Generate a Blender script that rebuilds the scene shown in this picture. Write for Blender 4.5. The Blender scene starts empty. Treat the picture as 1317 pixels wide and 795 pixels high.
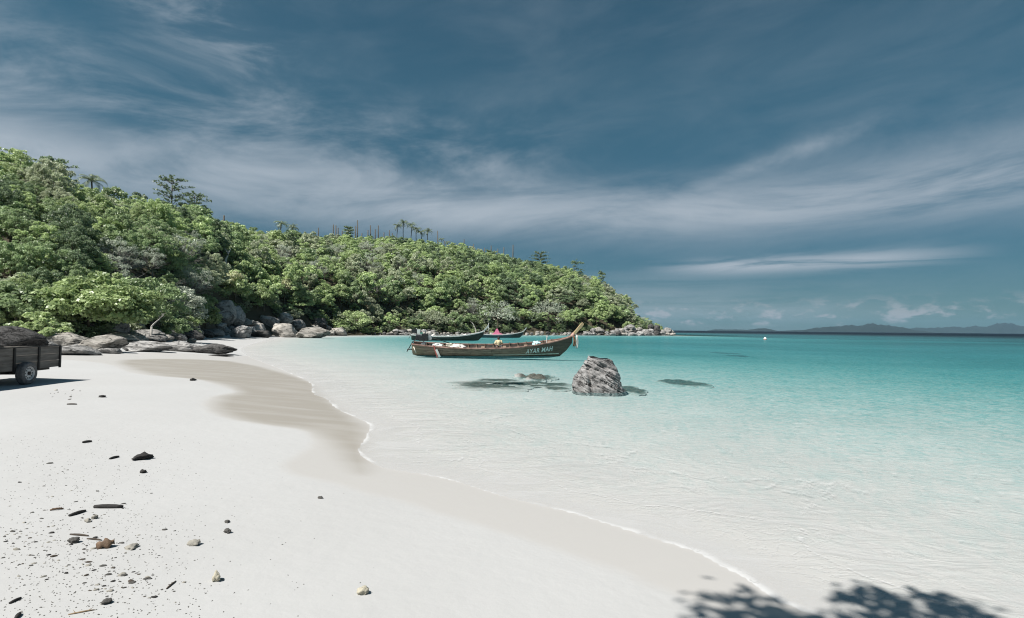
import bpy, bmesh, math, random
import numpy as np
from mathutils import Vector, Matrix, noise as mnoise

random.seed(11)
rng = np.random.default_rng(11)
scene = bpy.context.scene
col = scene.collection
R = math.radians

# ------------------------------------------------------------------ camera
PW, PH, FPX = 1317.0, 795.0, 700.0
CX, CY = PW / 2, PH / 2
CAM_Z = 2.0
PITCH = math.atan(25.5 / FPX)
ROLL = R(0.53)
camd = bpy.data.cameras.new('camera')
camd.sensor_width = 36.0
camd.lens = 36.0 * FPX / PW
camd.clip_start = 0.05
camd.clip_end = 60000.0
cam = bpy.data.objects.new('camera', camd)
col.objects.link(cam)
CAMROT = (Matrix.Rotation(math.pi / 2 + PITCH, 4, 'X') @ Matrix.Rotation(ROLL, 4, 'Z'))
cam.matrix_world = Matrix.Translation((0, 0, CAM_Z)) @ CAMROT
scene.camera = cam
CR3 = CAMROT.to_3x3()
CR3I = CR3.inverted()

# ------------------------------------------------------------------ sun, exposure
SUN_TO = Vector((-0.44, -0.36, 0.82)).normalized()      # from the ground towards the sun
sund = bpy.data.lights.new('sun', 'SUN')
sund.energy = 4.8
sund.angle = R(0.6)
sund.color = (1.0, 0.965, 0.91)
sun = bpy.data.objects.new('sun', sund)
sun.rotation_euler = (-SUN_TO).to_track_quat('-Z', 'Y').to_euler()
sun.location = (0, -20, 60)
col.objects.link(sun)
vs = scene.view_settings
vs.view_transform = 'Standard'
vs.look = 'None'
vs.exposure = 0.75
vs.gamma = 1.0
vs.use_curve_mapping = False
cy = scene.cycles
cy.max_bounces = 8
cy.diffuse_bounces = 3
cy.glossy_bounces = 2
cy.transmission_bounces = 4
cy.transparent_max_bounces = 12
cy.caustics_reflective = False
cy.caustics_refractive = False
cy.use_denoising = True
cy.filter_width = 1.1


# ------------------------------------------------------------------ node helper
class NT:
    def __init__(self, tree):
        self.t = tree
        tree.nodes.clear()

    def n(self, typ, **kw):
        nd = self.t.nodes.new(typ)
        for k, v in kw.items():
            setattr(nd, k, v)
        return nd

    def put(self, nd, key, v):
        s = nd.inputs[key]
        if isinstance(v, bpy.types.NodeSocket):
            self.t.links.new(v, s)
        elif v is not None:
            if hasattr(s.default_value, '__len__') and not isinstance(v, str):
                v = tuple(v)
                if len(s.default_value) == 4 and len(v) == 3:
                    v = v + (1.0,)
            s.default_value = v
        return nd

    def m(self, op, a, b=None, c=None, clamp=False):
        nd = self.n('ShaderNodeMath', operation=op)
        nd.use_clamp = clamp
        self.put(nd, 0, a)
        if b is not None:
            self.put(nd, 1, b)
        if c is not None:
            self.put(nd, 2, c)
        return nd.outputs[0]

    def ss(self, x, a, b, lo=0.0, hi=1.0):
        nd = self.n('ShaderNodeMapRange', interpolation_type='SMOOTHSTEP')
        self.put(nd, 0, x)
        self.put(nd, 1, a)
        self.put(nd, 2, b)
        self.put(nd, 3, lo)
        self.put(nd, 4, hi)
        return nd.outputs[0]

    def gauss(self, x, w):
        q = self.m('DIVIDE', x, w)
        return self.m('EXPONENT', self.m('MULTIPLY', self.m('MULTIPLY', q, q), -1.0))

    def mixc(self, f, a, b, blend='MIX'):
        nd = self.n('ShaderNodeMix', data_type='RGBA', blend_type=blend)
        self.put(nd, 0, f)
        self.put(nd, 6, a)
        self.put(nd, 7, b)
        return nd.outputs[2]

    def noise(self, vec, scale, detail=3.0, rough=0.5, dist=0.0):
        nd = self.n('ShaderNodeTexNoise')
        if vec is not None:
            self.put(nd, 'Vector', vec)
        self.put(nd, 'Scale', scale)
        self.put(nd, 'Detail', detail)
        self.put(nd, 'Roughness', rough)
        self.put(nd, 'Distortion', dist)
        return nd.outputs[0]

    def comb(self, x, y, z):
        nd = self.n('ShaderNodeCombineXYZ')
        for i, v in enumerate((x, y, z)):
            self.put(nd, i, v)
        return nd.outputs[0]

    def vmul(self, v, s):
        nd = self.n('ShaderNodeVectorMath', operation='MULTIPLY')
        self.put(nd, 0, v)
        self.put(nd, 1, s)
        return nd.outputs[0]

    def attr(self, name):
        return self.n('ShaderNodeAttribute', attribute_name=name).outputs['Fac']

    def bump(self, h, strength, dist=0.05, normal=None):
        nd = self.n('ShaderNodeBump')
        self.put(nd, 'Height', h)
        self.put(nd, 'Strength', strength)
        self.put(nd, 'Distance', dist)
        if normal is not None:
            self.put(nd, 'Normal', normal)
        return nd.outputs[0]

    def mixs(self, f, a, b):
        nd = self.n('ShaderNodeMixShader')
        self.put(nd, 0, f)
        self.put(nd, 1, a)
        self.put(nd, 2, b)
        return nd.outputs[0]

    def bsdf(self, color, rough=0.8, normal=None, spec=0.3, metal=0.0):
        nd = self.n('ShaderNodeBsdfPrincipled')
        self.put(nd, 'Base Color', color)
        self.put(nd, 'Roughness', rough)
        self.put(nd, 'Specular IOR Level', spec)
        self.put(nd, 'Metallic', metal)
        if normal is not None:
            self.put(nd, 'Normal', normal)
        return nd.outputs[0]

    def out(self, surf=None, vol=None):
        nd = self.n('ShaderNodeOutputMaterial')
        if surf is not None:
            self.put(nd, 'Surface', surf)
        if vol is not None:
            self.put(nd, 'Volume', vol)


# ------------------------------------------------------------------ world: clear tropical sky with cirrus
SKY_STRENGTH = 0.05
world = bpy.data.worlds.new('World')
scene.world = world
world.use_nodes = True
g = NT(world.node_tree)
sky = g.n('ShaderNodeTexSky', sky_type='NISHITA')
sky.sun_disc = False
sky.sun_elevation = math.asin(SUN_TO.z)
sky.sun_rotation = math.atan2(SUN_TO.x, SUN_TO.y)
sky.air_density = 1.0
sky.dust_density = 0.3
sky.ozone_density = 2.0
grade = g.mixc(1.0, sky.outputs[0], (0.60, 0.90, 0.82), 'MULTIPLY')
tc = g.n('ShaderNodeTexCoord')
vn = g.n('ShaderNodeVectorMath', operation='NORMALIZE')
g.put(vn, 0, tc.outputs['Generated'])
sep = g.n('ShaderNodeSeparateXYZ')
g.put(sep, 0, vn.outputs[0])
az = g.m('ARCTAN2', sep.outputs[0], sep.outputs[1])
el = g.m('ARCSINE', sep.outputs[2])


def cirrus(sx, sy, ang, seed, scale, detail=6.0, rough=0.62, dist=0.6):
    ca, sa = math.cos(ang), math.sin(ang)
    u = g.m('ADD', g.m('MULTIPLY', az, ca), g.m('MULTIPLY', el, sa))
    v = g.m('ADD', g.m('MULTIPLY', az, -sa), g.m('MULTIPLY', el, ca))
    return g.noise(g.comb(g.m('MULTIPLY', u, sx), g.m('MULTIPLY', v, sy), seed), scale, detail, rough, dist)


def poly(a, b, c):
    return g.m('ADD', a, g.m('ADD', g.m('MULTIPLY', az, b), g.m('MULTIPLY', g.m('MULTIPLY', az, az), c)))


def band(a, b, c, w, lo=None, hi=None, soft=0.15):
    r = g.gauss(g.m('SUBTRACT', el, poly(a, b, c)), w)
    if lo is not None:
        r = g.m('MULTIPLY', r, g.ss(az, lo - soft, lo + soft))
    if hi is not None:
        r = g.m('MULTIPLY', r, g.ss(az, hi + soft, hi - soft))
    return r


n1 = cirrus(1.2, 7.0, 0.05, 1.3, 1.6)
n2 = cirrus(2.6, 8.0, 0.12, 4.7, 1.5, 8.0, 0.62, 0.45)
n3 = cirrus(2.0, 26.0, 0.0, 8.1, 1.7, 7.0, 0.6, 0.5)
f_main = g.m('MULTIPLY', band(0.210, -0.015, 0.02, 0.046), g.ss(n1, 0.22, 0.62))
f_left = g.m('MULTIPLY', band(0.285, -0.06, 0.0, 0.075, None, 0.05, 0.30), g.ss(n2, 0.38, 0.78))
f_right = g.m('MULTIPLY', band(0.285, -0.02, 0.0, 0.045, 0.5, None, 0.2), g.ss(n2, 0.3, 0.75))
f_wisp = g.m('MULTIPLY', band(0.172, 0.24, 0.0, 0.014, 0.36, 0.58, 0.08), g.ss(n2, 0.25, 0.65))
f_low = g.m('MULTIPLY', band(0.105, 0.012, 0.0, 0.013, 0.30, 0.66, 0.10), g.ss(n3, 0.36, 0.58))
f_haze = g.m('MULTIPLY', band(0.058, -0.04, 0.0, 0.045, 0.0, 0.52, 0.35), g.ss(n3, 0.15, 0.75))
f_tl = g.m('MULTIPLY', band(0.30, -0.32, 0.0, 0.05, None, -0.40, 0.1), g.ss(n2, 0.50, 0.72))
n4 = cirrus(1.0, 2.2, 0.0, 12.4, 22.0, 4.0, 0.6, 0.2)
f_cum = g.m('MULTIPLY', g.m('MULTIPLY', g.ss(el, 0.004, 0.016), g.ss(el, 0.065, 0.022)), g.ss(n4, 0.52, 0.66))
fg = g.m('MULTIPLY', g.ss(n2, 0.30, 0.85), 0.30)
f_hor = g.ss(el, 0.14, -0.02)
fac = g.m('MULTIPLY', f_main, 0.85)
for fx, k in ((f_left, 0.62), (f_right, 0.20), (f_wisp, 0.42), (f_low, 0.85), (f_haze, 0.55), (f_tl, 0.5), (fg, 0.45), (f_hor, 0.04)):
    fac = g.m('ADD', fac, g.m('MULTIPLY', fx, k))
fac = g.m('MINIMUM', fac, 0.92)
cs = 1.0 / SKY_STRENGTH
dim = g.ss(el, 0.0, 0.45)
grade = g.mixc(1.0, grade, g.mixc(dim, (0.212, 0.335, 0.465), (0.65, 0.76, 0.755)), 'MULTIPLY')
skycol = g.mixc(fac, grade, (0.250 * cs, 0.286 * cs, 0.325 * cs))
skycol = g.mixc(g.m('MULTIPLY', f_cum, 0.75), skycol, (0.27 * cs, 0.275 * cs, 0.30 * cs))
bg = g.n('ShaderNodeBackground')
g.put(bg, 'Color', skycol)
g.put(bg, 'Strength', SKY_STRENGTH)
wo = g.n('ShaderNodeOutputWorld')
g.put(wo, 0, bg.outputs[0])


# ------------------------------------------------------------------ pixels, directions, projection
def ray(px, py):
    d = CR3 @ Vector(((px - CX) / FPX, -(py - CY) / FPX, -1.0))
    return d


def on_z(px, py, z=0.0):
    d = ray(px, py)
    t = (z - CAM_Z) / d.z
    return Vector((d.x * t, d.y * t, z))


def at_depth(px, py, Y):
    d = ray(px, py)
    t = Y / d.y
    return Vector((d.x * t, Y, CAM_Z + d.z * t))


def project(X, Y, Z):
    """arrays -> pixel x, y and depth"""
    m = np.array(CR3I)
    P = np.stack([X, Y, Z - CAM_Z])
    c = m @ P
    dep = -c[2]
    return CX + FPX * c[0] / dep, CY - FPX * c[1] / dep, dep


# ------------------------------------------------------------------ terrain
shore_px = [(1055, 795), (1000, 774), (960, 746), (925, 728), (897, 712), (860, 700), (800, 681), (740, 662), (690, 650), (640, 637),
            (590, 621), (545, 611), (505, 605), (480, 597), (464, 587), (460, 577), (467, 566), (472, 556), (474, 546), (458, 538),
            (438, 529), (426, 521), (420, 514), (405, 508), (400, 503), (401, 497), (394, 490), (376, 482), (356, 473), (335, 465),
            (318, 458), (308, 451), (312, 446), (330, 440.5), (348, 436), (372, 433.6), (400, 432.8), (430, 432), (460, 431.5),
            (500, 431.2), (540, 431.0), (600, 430.9), (660, 430.8), (720, 430.9), (760, 431.0), (800, 431.2), (840, 431.4), (862, 431.6)]
sp = [on_z(x, y) for x, y in shore_px]
shore = [(40, -34), (16, -12), (8.5, -4.0), (5.6, -0.2), (3.6, 2.35)] + [(p.x, p.y) for p in sp]
shore += [(66, 226), (62, 262), (30, 330), (-60, 400), (-250, 430), (-520, 360), (-600, 100), (-600, -160), (60, -160)]


def catmull(pts, n=6):
    P = np.array(pts, float)
    out = []
    N = len(P)
    for i in range(N):
        a, b, c, d = P[(i - 1) % N], P[i], P[(i + 1) % N], P[(i + 2) % N]
        for k in range(n):
            t = k / n
            out.append(0.5 * ((2 * b) + (c - a) * t + (2 * a - 5 * b + 4 * c - d) * t * t + (3 * b - a - 3 * c + d) * t ** 3))
    return np.array(out)


def sdist(X, Y, poly):
    """signed distance to a closed polygon, positive inside"""
    A = poly
    B = np.roll(poly, -1, axis=0)
    best = np.full(X.shape, 1e18)
    ins = np.zeros(X.shape, bool)
    for (ax, ay), (bx, by) in zip(A, B):
        dx, dy = bx - ax, by - ay
        L = dx * dx + dy * dy + 1e-12
        t = np.clip(((X - ax) * dx + (Y - ay) * dy) / L, 0, 1)
        d = (X - ax - t * dx) ** 2 + (Y - ay - t * dy) ** 2
        best = np.minimum(best, d)
        cond = ((ay > Y) != (by > Y))
        with np.errstate(divide='ignore', invalid='ignore'):
            xi = dx * (Y - ay) / (dy if dy != 0 else 1e-12) + ax
        ins ^= cond & (X < xi)
    return np.where(ins, 1, -1) * np.sqrt(best)


LAND = np.concatenate([catmull(shore[:-9], 4)[:-4], np.array(shore[-9:], float)])


def sstep(x, a, b):
    t = np.clip((x - a) / (b - a), 0, 1)
    return t * t * (3 - 2 * t)


def wob(X, Y, sc, seed=0.0):
    """cheap smooth noise from sines, about -1..1"""
    r = 0
    for k in range(5):
        a = seed * 1.7 + k * 2.399
        f = sc * (1 + 0.37 * k)
        r = r + np.sin(X * f * math.cos(a) + Y * f * math.sin(a) + seed * 3.1 + k * 1.9) / (1 + 0.35 * k)
    return r / 3.0


# pixel column: coast depth, ridge depth, skyline pixel row, tree height kept free above the ridge
hill_tab = [(-900, 38, 120, 120, 8), (-200, 38, 118, 140, 7), (0, 39, 105, 199, 7), (60, 40, 112, 226, 7), (110, 41, 118, 251, 7),
            (200, 50, 140, 272, 5.5), (260, 68, 160, 285, 5.5), (300, 92, 180, 296, 6.5), (400, 117, 230, 306, 6.5), (500, 145, 260, 310, 6),
            (600, 168, 275, 322, 5), (700, 182, 270, 343, 5), (760, 190, 265, 360, 4.5), (800, 198, 255, 381, 4), (830, 204, 248, 400, 3.5),
            (850, 208, 240, 416, 2.5), (866, 212, 235, 426, 0.5), (880, 214, 232, 431, 0)]
hU, hC, hR, hH = [], [], [], []
for x, c, r_, y, th in hill_tab:
    p = at_depth(x, y, r_)
    hU.append(p.x / r_)
    hC.append(c)
    hR.append(r_)
    hH.append(max(0.0, p.z - th - 1.5 * min(1.0, p.z / 15)))
hU, hC, hR, hH = map(np.array, (hU, hC, hR, hH))


def hill_t(X, Y):
    Ys = np.maximum(Y, 1.0)
    u = np.clip(X / Ys, hU[0], hU[-1])
    c = np.interp(u, hU, hC)
    r = np.interp(u, hU, hR)
    h = np.interp(u, hU, hH)
    return (Y - c) / (r - c), c, r, h


DEP_X = [0, 1.0, 2.5, 5, 9, 14, 20, 30, 45, 70, 120, 220, 500, 2000, 20000]
DEP_Z = [0, 0.03, 0.08, 0.18, 0.36, 0.66, 1.05, 1.75, 2.7, 3.6, 4.8, 7.0, 14.0, 30.0, 32.0]


LIFT = 0.3          # apparent depth: at this low viewing angle refraction lifts the sea floor


def terrain(X, Y):
    X = np.asarray(X, float)
    Y = np.asarray(Y, float)
    s = sdist(X, Y, LAND)
    sp_ = np.maximum(s, 0)
    beach = 0.78 * (1 - np.exp(-sp_ / 8.0)) + 0.03 * wob(X, Y, 0.35, 2.0) * sstep(s, 1.0, 6.0)
    # small berms and dents on the dry sand
    beach = beach + 0.010 * wob(X, Y, 1.9, 5.0) * sstep(s, 2.0, 5.0) * (1 - sstep(s, 20, 40))
    dep = np.interp(np.maximum(-s, 0), DEP_X, DEP_Z)
    dep = dep * (1 + 0.10 * wob(X, Y, 0.12, 8.0) * sstep(-s, 2, 12))
    z = np.where(s > 0, beach, -dep * LIFT)
    t, c, r, h = hill_t(X, Y)
    tt = np.clip(t, 0, 1)
    prof = np.sin(tt * math.pi / 2) ** 0.95
    back = 1 - 0.55 * sstep(t, 1.0, 2.2)
    hz = h * prof * back * sstep(s, 0.0, 14.0)
    rough = (1.0 * wob(X, Y, 0.09, 1.0) + 0.5 * wob(X, Y, 0.23, 3.0)) * sstep(t, 0.05, 0.35) * sstep(s, 2, 20)
    return z + np.where(t > 0, hz + rough * np.minimum(1.0, h / 12.0), 0.0), s, t


def tz(x, y):
    return float(terrain(np.array([x]), np.array([y]))[0][0])


def ground_hits(pts):
    """pixel positions -> points on the terrain (sampling along the rays, then refining)"""
    D = np.array([list(ray(px, py)) for px, py in pts])
    D = D / D[:, 1:2]
    n = len(pts)
    lo = np.full(n, 1.5)
    hi = np.full(n, 320.0)
    for it in range(3):
        m = (60, 24, 16)[it]
        f = np.linspace(0, 1, m)[None, :]
        Y = lo[:, None] * (hi / lo)[:, None] ** f
        z = terrain((D[:, 0:1] * Y).ravel(), Y.ravel())[0].reshape(Y.shape)
        below = (CAM_Z + D[:, 2:3] * Y) < z
        k = np.where(below.any(axis=1), below.argmax(axis=1), m - 1)
        k = np.maximum(k, 1)
        ar = np.arange(n)
        lo, hi = Y[ar, k - 1], Y[ar, k]
    zz = terrain(D[:, 0] * hi, hi)[0]
    return [Vector((D[i, 0] * hi[i], hi[i], zz[i])) for i in range(n)]


def gh(px, py):
    return ground_hits([(px, py)])[0]


# wet sand left by the swash (outline followed along the ground)
wet_px = [(40, 462), (120, 461), (220, 455.5), (300, 455), (330, 452), (420, 470), (520, 530), (560, 560), (1200, 760), (1300, 900),
          (1040, 840), (980, 800), (940, 772), (880, 745), (820, 722), (740, 697), (660, 672), (580, 650), (520, 632), (470, 622), (420, 607),
          (370, 596), (356, 586), (376, 571), (394, 558), (388, 545), (340, 541.5), (292, 537.5), (264, 529), (257, 518), (270, 508.5),
          (298, 500.5), (268, 493), (245, 489), (190, 487), (160, 483), (130, 474), (40, 468)]
wet_poly = catmull([(p.x, p.y) for p in (on_z(x, y, 0.25) for x, y in wet_px)], 3)
dark_px = [(150, 468), (300, 462), (400, 480), (445, 505), (490, 540), (485, 585), (452, 592), (428, 575), (410, 556), (385, 544), (330, 541), (280, 534), (262, 520), (275, 508), (298, 501), (262, 491), (190, 486)]
dark_poly = catmull([(p.x, p.y) for p in (on_z(x, y, 0.25) for x, y in dark_px)], 3)

rings = np.concatenate([np.geomspace(0.25, 2.2, 26)[:-1], np.geomspace(2.2, 62, 235)[:-1], np.geomspace(62, 330, 90)[:-1], np.geomspace(330, 14000, 46)])
ang_f = np.radians(np.arange(-50, 50.01, 0.28))
ang_b = np.radians(np.arange(53, 307.1, 3.2))
angs = np.concatenate([ang_f, ang_b])
NA, NR = len(angs), len(rings)
GX = (rings[:, None] * np.sin(angs)[None, :]).ravel()
GY = (rings[:, None] * np.cos(angs)[None, :]).ravel()
GZ, GS, GT = terrain(GX, GY)
GWET = sdist(GX, GY, wet_poly)
GDARK = sdist(GX, GY, dark_poly)


def grid_mesh(name, X, Y, Z, keep=None, attrs=None, center=None):
    i, j = np.meshgrid(np.arange(NR - 1), np.arange(NA), indexing='ij')
    j2 = (j + 1) % NA
    q = np.stack([i * NA + j, i * NA + j2, (i + 1) * NA + j2, (i + 1) * NA + j], -1).reshape(-1, 4)
    q = q[:, ::-1]
    if keep is not None:
        q = q[keep[q].all(axis=1)]
    tri = []
    V = np.stack([X, Y, Z], -1)
    if center is not None:
        V = np.vstack([V, [center]])
        c = len(V) - 1
        tri = [(c, (k + 1) % NA, k) for k in range(NA)]
    me = mesh_np(name, V, q, tri, smooth=True)
    for k, a in (attrs or {}).items():
        at = me.attributes.new(k, 'FLOAT', 'POINT')
        if center is not None:
            a = np.append(a, a[0])
        at.data.foreach_set('value', a.astype(np.float32))
    return me


def mesh_np(name, V, quads, tris=(), smooth=False):
    V = np.asarray(V, np.float32)
    quads = np.asarray(quads, np.int32).reshape(-1, 4)
    tris = np.asarray(tris, np.int32).reshape(-1, 3)
    me = bpy.data.meshes.new(name)
    me.vertices.add(len(V))
    me.vertices.foreach_set('co', V.ravel())
    nl = quads.size + tris.size
    me.loops.add(nl)
    me.loops.foreach_set('vertex_index', np.concatenate([quads.ravel(), tris.ravel()]))
    me.polygons.add(len(quads) + len(tris))
    st = np.concatenate([np.arange(len(quads)) * 4, quads.size + np.arange(len(tris)) * 3]).astype(np.int32)
    me.polygons.foreach_set('loop_start', st)
    me.update(calc_edges=True)
    me.validate()
    if smooth:
        me.polygons.foreach_set('use_smooth', np.ones(len(me.polygons), bool))
    return me


def obj(name, me, material=None, parent=None, loc=None, rot=None, scale=None):
    if material is not None and len(me.materials) == 0:
        me.materials.append(material)
    o = bpy.data.objects.new(name, me)
    col.objects.link(o)
    if parent is not None:
        o.parent = parent
    if loc is not None:
        o.location = loc
    if rot is not None:
        o.rotation_euler = rot
    if scale is not None:
        o.scale = scale if hasattr(scale, '__len__') else (scale,) * 3
    return o


def empty(name, loc=(0, 0, 0), rot=(0, 0, 0), scale=1.0):
    o = bpy.data.objects.new(name, None)
    o.empty_display_size = 0.2
    col.objects.link(o)
    o.location = loc
    o.rotation_euler = rot
    o.scale = (scale,) * 3 if not hasattr(scale, '__len__') else scale
    return o


def tag(o, label=None, cat=None, group=None, kind=None):
    if label:
        o['label'] = label
    if cat:
        o['category'] = cat
    if group:
        o['group'] = group
    if kind:
        o['kind'] = kind
    return o


def new_mat(name):
    m = bpy.data.materials.new(name)
    m.use_nodes = True
    return m, NT(m.node_tree)


# ---- ground material
m_ground, g = new_mat('sand_and_soil')
pos = g.n('ShaderNodeNewGeometry').outputs['Position']
a_s, a_wet, a_dark, a_t = g.attr('shore'), g.attr('wet'), g.attr('dark'), g.attr('hill')
big = g.noise(pos, 0.35, 4)
mid = g.noise(pos, 3.0, 5, 0.6)
fine = g.noise(pos, 220.0, 2)
grain = g.noise(pos, 900.0, 1)
dry = g.mixc(g.ss(big, 0.3, 0.7), (0.362, 0.360, 0.356), (0.380, 0.379, 0.376))
dry = g.mixc(g.m('MULTIPLY', g.ss(fine, 0.66, 0.80), 0.35), dry, (0.24, 0.22, 0.20))
wet_f = g.ss(g.m('ADD', a_wet, g.m('MULTIPLY', g.m('SUBTRACT', mid, 0.5), 0.20)), -0.06, 0.22)
dark_f = g.ss(g.m('ADD', a_dark, g.m('MULTIPLY', g.m('SUBTRACT', big, 0.5), 0.6)), -0.10, 0.60)
streak = g.noise(g.vmul(pos, (0.5, 2.2, 1)), 1.0, 4)
wetc = g.mixc(g.m('MULTIPLY', dark_f, g.ss(streak, 0.25, 0.6, 0.65, 1.0)), (0.374, 0.362, 0.348), (0.262, 0.242, 0.214))
sand = g.mixc(wet_f, dry, wetc)
bedc = g.mixc(g.ss(big, 0.35, 0.65), (0.385, 0.376, 0.364), (0.36, 0.352, 0.341))
sand = g.mixc(g.ss(a_s, 0.0, -0.5), sand, bedc)
soil = g.mixc(mid, (0.035, 0.035, 0.022), (0.075, 0.06, 0.04))
gc = g.mixc(g.ss(g.m('ADD', a_t, g.m('MULTIPLY', g.m('SUBTRACT', mid, 0.5), 0.03)), -0.012, 0.004), sand, soil)
rough = g.m('SUBTRACT', 0.95, g.m('MULTIPLY', wet_f, 0.35))
h = g.m('ADD', g.m('MULTIPLY', g.noise(pos, 5.0, 5, 0.55), 0.6), g.m('MULTIPLY', fine, 0.04))
under = g.ss(a_s, -0.3, -2.0)
rp1 = g.m('ABSOLUTE', g.m('SUBTRACT', g.noise(g.vmul(pos, (0.8, 1.7, 1)), 1.9, 4, 0.6, 1.2), 0.5))
h = g.m('ADD', h, g.m('MULTIPLY', g.m('MULTIPLY', rp1, under), 5.0))
nrm = g.bump(h, g.m('ADD', g.m('SUBTRACT', 0.24, g.m('MULTIPLY', wet_f, 0.20)), g.m('MULTIPLY', under, 0.07)), 0.06)
g.out(g.bsdf(gc, rough, nrm, 0.25))
me = grid_mesh('ground', GX, GY, GZ, attrs={'shore': GS, 'wet': GWET, 'dark': GDARK, 'hill': GT}, center=(0, 0, GZ[0]))
o = obj('ground', me, m_ground)
tag(o, kind='structure')

# ---- water: clear shallow sea over white sand, colour from its depth
m_water, g = new_mat('sea_water')
pos = g.n('ShaderNodeNewGeometry').outputs['Position']
a_s, a_d = g.attr('shore'), g.attr('depth')
wv1 = g.noise(g.vmul(pos, (0.55, 1.25, 1)), 1.3, 4, 0.6, 0.8)
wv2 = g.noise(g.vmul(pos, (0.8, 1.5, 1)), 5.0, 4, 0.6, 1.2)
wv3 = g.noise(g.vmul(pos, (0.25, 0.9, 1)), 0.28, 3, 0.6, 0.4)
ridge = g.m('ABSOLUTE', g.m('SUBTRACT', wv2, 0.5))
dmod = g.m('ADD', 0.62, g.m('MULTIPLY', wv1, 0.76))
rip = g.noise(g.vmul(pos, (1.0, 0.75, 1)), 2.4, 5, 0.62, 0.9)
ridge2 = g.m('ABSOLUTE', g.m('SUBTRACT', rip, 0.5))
dmod = g.m('MULTIPLY', dmod, g.ss(ridge, 0.0, 0.10, 0.55, 1.08))  # thin bright lines: sunlight focused by ripples, painted in by thinning the tint
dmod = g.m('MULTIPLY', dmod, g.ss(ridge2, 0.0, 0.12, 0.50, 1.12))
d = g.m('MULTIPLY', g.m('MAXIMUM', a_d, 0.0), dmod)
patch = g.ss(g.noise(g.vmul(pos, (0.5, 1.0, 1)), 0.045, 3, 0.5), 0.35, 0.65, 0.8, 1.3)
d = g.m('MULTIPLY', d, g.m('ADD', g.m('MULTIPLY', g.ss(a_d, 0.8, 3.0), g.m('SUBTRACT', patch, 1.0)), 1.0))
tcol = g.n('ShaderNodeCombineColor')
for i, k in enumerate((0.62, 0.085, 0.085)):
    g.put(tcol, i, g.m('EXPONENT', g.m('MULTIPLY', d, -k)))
trans = g.n('ShaderNodeBsdfTransparent')
g.put(trans, 'Color', tcol.outputs[0])
dif = g.n('ShaderNodeBsdfDiffuse')
deepc = g.mixc(g.ss(a_d, 5.5, 12.0), (0.012, 0.030, 0.038), (0.003, 0.006, 0.012))
g.put(dif, 'Color', g.mixc(g.ss(a_d, 2.6, 6.5), (0.036, 0.172, 0.192), deepc))
body = g.mixs(g.m('SUBTRACT', 1.0, g.m('EXPONENT', g.m('MULTIPLY', d, -0.42))), trans.outputs[0], dif.outputs[0])
wh = g.m('ADD', g.m('ADD', g.m('MULTIPLY', wv1, 0.10), g.m('MULTIPLY', wv2, 0.035)), g.m('MULTIPLY', wv3, 0.5))
wn = g.bump(wh, g.ss(a_s, 0.0, -6.0, 0.25, 0.8), 1.0)
gl = g.n('ShaderNodeBsdfGlossy')
g.put(gl, 'Roughness', 0.12)
g.put(gl, 'Color', (0.9, 0.9, 0.9))
g.put(gl, 'Normal', wn)
fr = g.n('ShaderNodeFresnel')
g.put(fr, 'IOR', 1.33)
g.put(fr, 'Normal', wn)
surf = g.mixs(g.m('MINIMUM', g.m('MULTIPLY', fr.outputs[0], 0.80), g.m('SUBTRACT', g.ss(a_d, 0.15, 2.5, 0.05, 0.26), g.ss(a_d, 4.0, 10.0, 0.0, 0.12))), body, gl.outputs[0])
# foam of the swash, and offshore ripple sparkle painted as pale flecks
fn1 = g.noise(pos, 2.2, 4, 0.6, 0.6)
fn2 = g.noise(pos, 9.0, 5, 0.65, 1.2)
fn3 = g.noise(pos, 38.0, 3, 0.6)
sj = g.m('ADD', a_s, g.m('MULTIPLY', g.m('SUBTRACT', fn1, 0.5), 0.10))
wid = g.m('MULTIPLY', g.ss(g.noise(pos, 0.8, 3), 0.3, 0.7, 0.05, 0.30), -1.0)
edge = g.m('MULTIPLY', g.ss(sj, wid, -0.01), g.ss(g.m('ADD', fn2, g.m('MULTIPLY', fn3, 0.35)), 0.32, 0.66, 0.30, 1.0))
edge = g.m('MULTIPLY', edge, g.ss(g.noise(pos, 0.9, 3, 0.6), 0.34, 0.58, 0.42, 1.0))
lacew = g.m('MULTIPLY', g.ss(a_s, -2.6, -0.15), g.ss(g.m('ABSOLUTE', g.m('SUBTRACT', g.noise(g.vmul(pos, (0.7, 1.6, 1)), 3.2, 4, 0.6, 1.5), 0.5)), 0.035, 0.0))
sj2 = g.m('ADD', a_s, g.m('MULTIPLY', g.m('SUBTRACT', g.noise(pos, 0.55, 3), 0.5), 2.6))
line2 = g.m('MULTIPLY', g.gauss(g.m('ADD', sj2, 0.95), 0.035), g.ss(fn2, 0.38, 0.6))
sparkle_flecks = g.m('MULTIPLY', g.m('MULTIPLY', g.ss(a_s, -32, -8), g.ss(a_s, -1, -5)), g.ss(g.noise(g.vmul(pos, (1.0, 1.6, 1)), 3.6, 4, 0.7, 0.8), 0.58, 0.74))
sj3 = g.m('ADD', a_s, g.m('MULTIPLY', g.m('SUBTRACT', g.noise(pos, 0.3, 4, 0.6, 0.5), 0.5), 9.0))
line3 = g.m('MULTIPLY', g.gauss(g.m('ADD', sj3, 2.6), 0.10), g.ss(fn2, 0.42, 0.62))
wash = g.m('MULTIPLY', g.m('MULTIPLY', g.ss(a_s, -3.2, -0.2), g.ss(g.noise(g.vmul(pos, (0.6, 1.3, 1)), 1.1, 5, 0.7, 0.8), 0.42, 0.62)), 0.45)
soft = g.m('MULTIPLY', g.m('MULTIPLY', g.ss(a_s, -0.75, -0.02), g.ss(fn2, 0.25, 0.62, 0.25, 1.0)), 0.42)
edge = g.m('MAXIMUM', g.m('MULTIPLY', edge, 0.85), soft)
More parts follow.
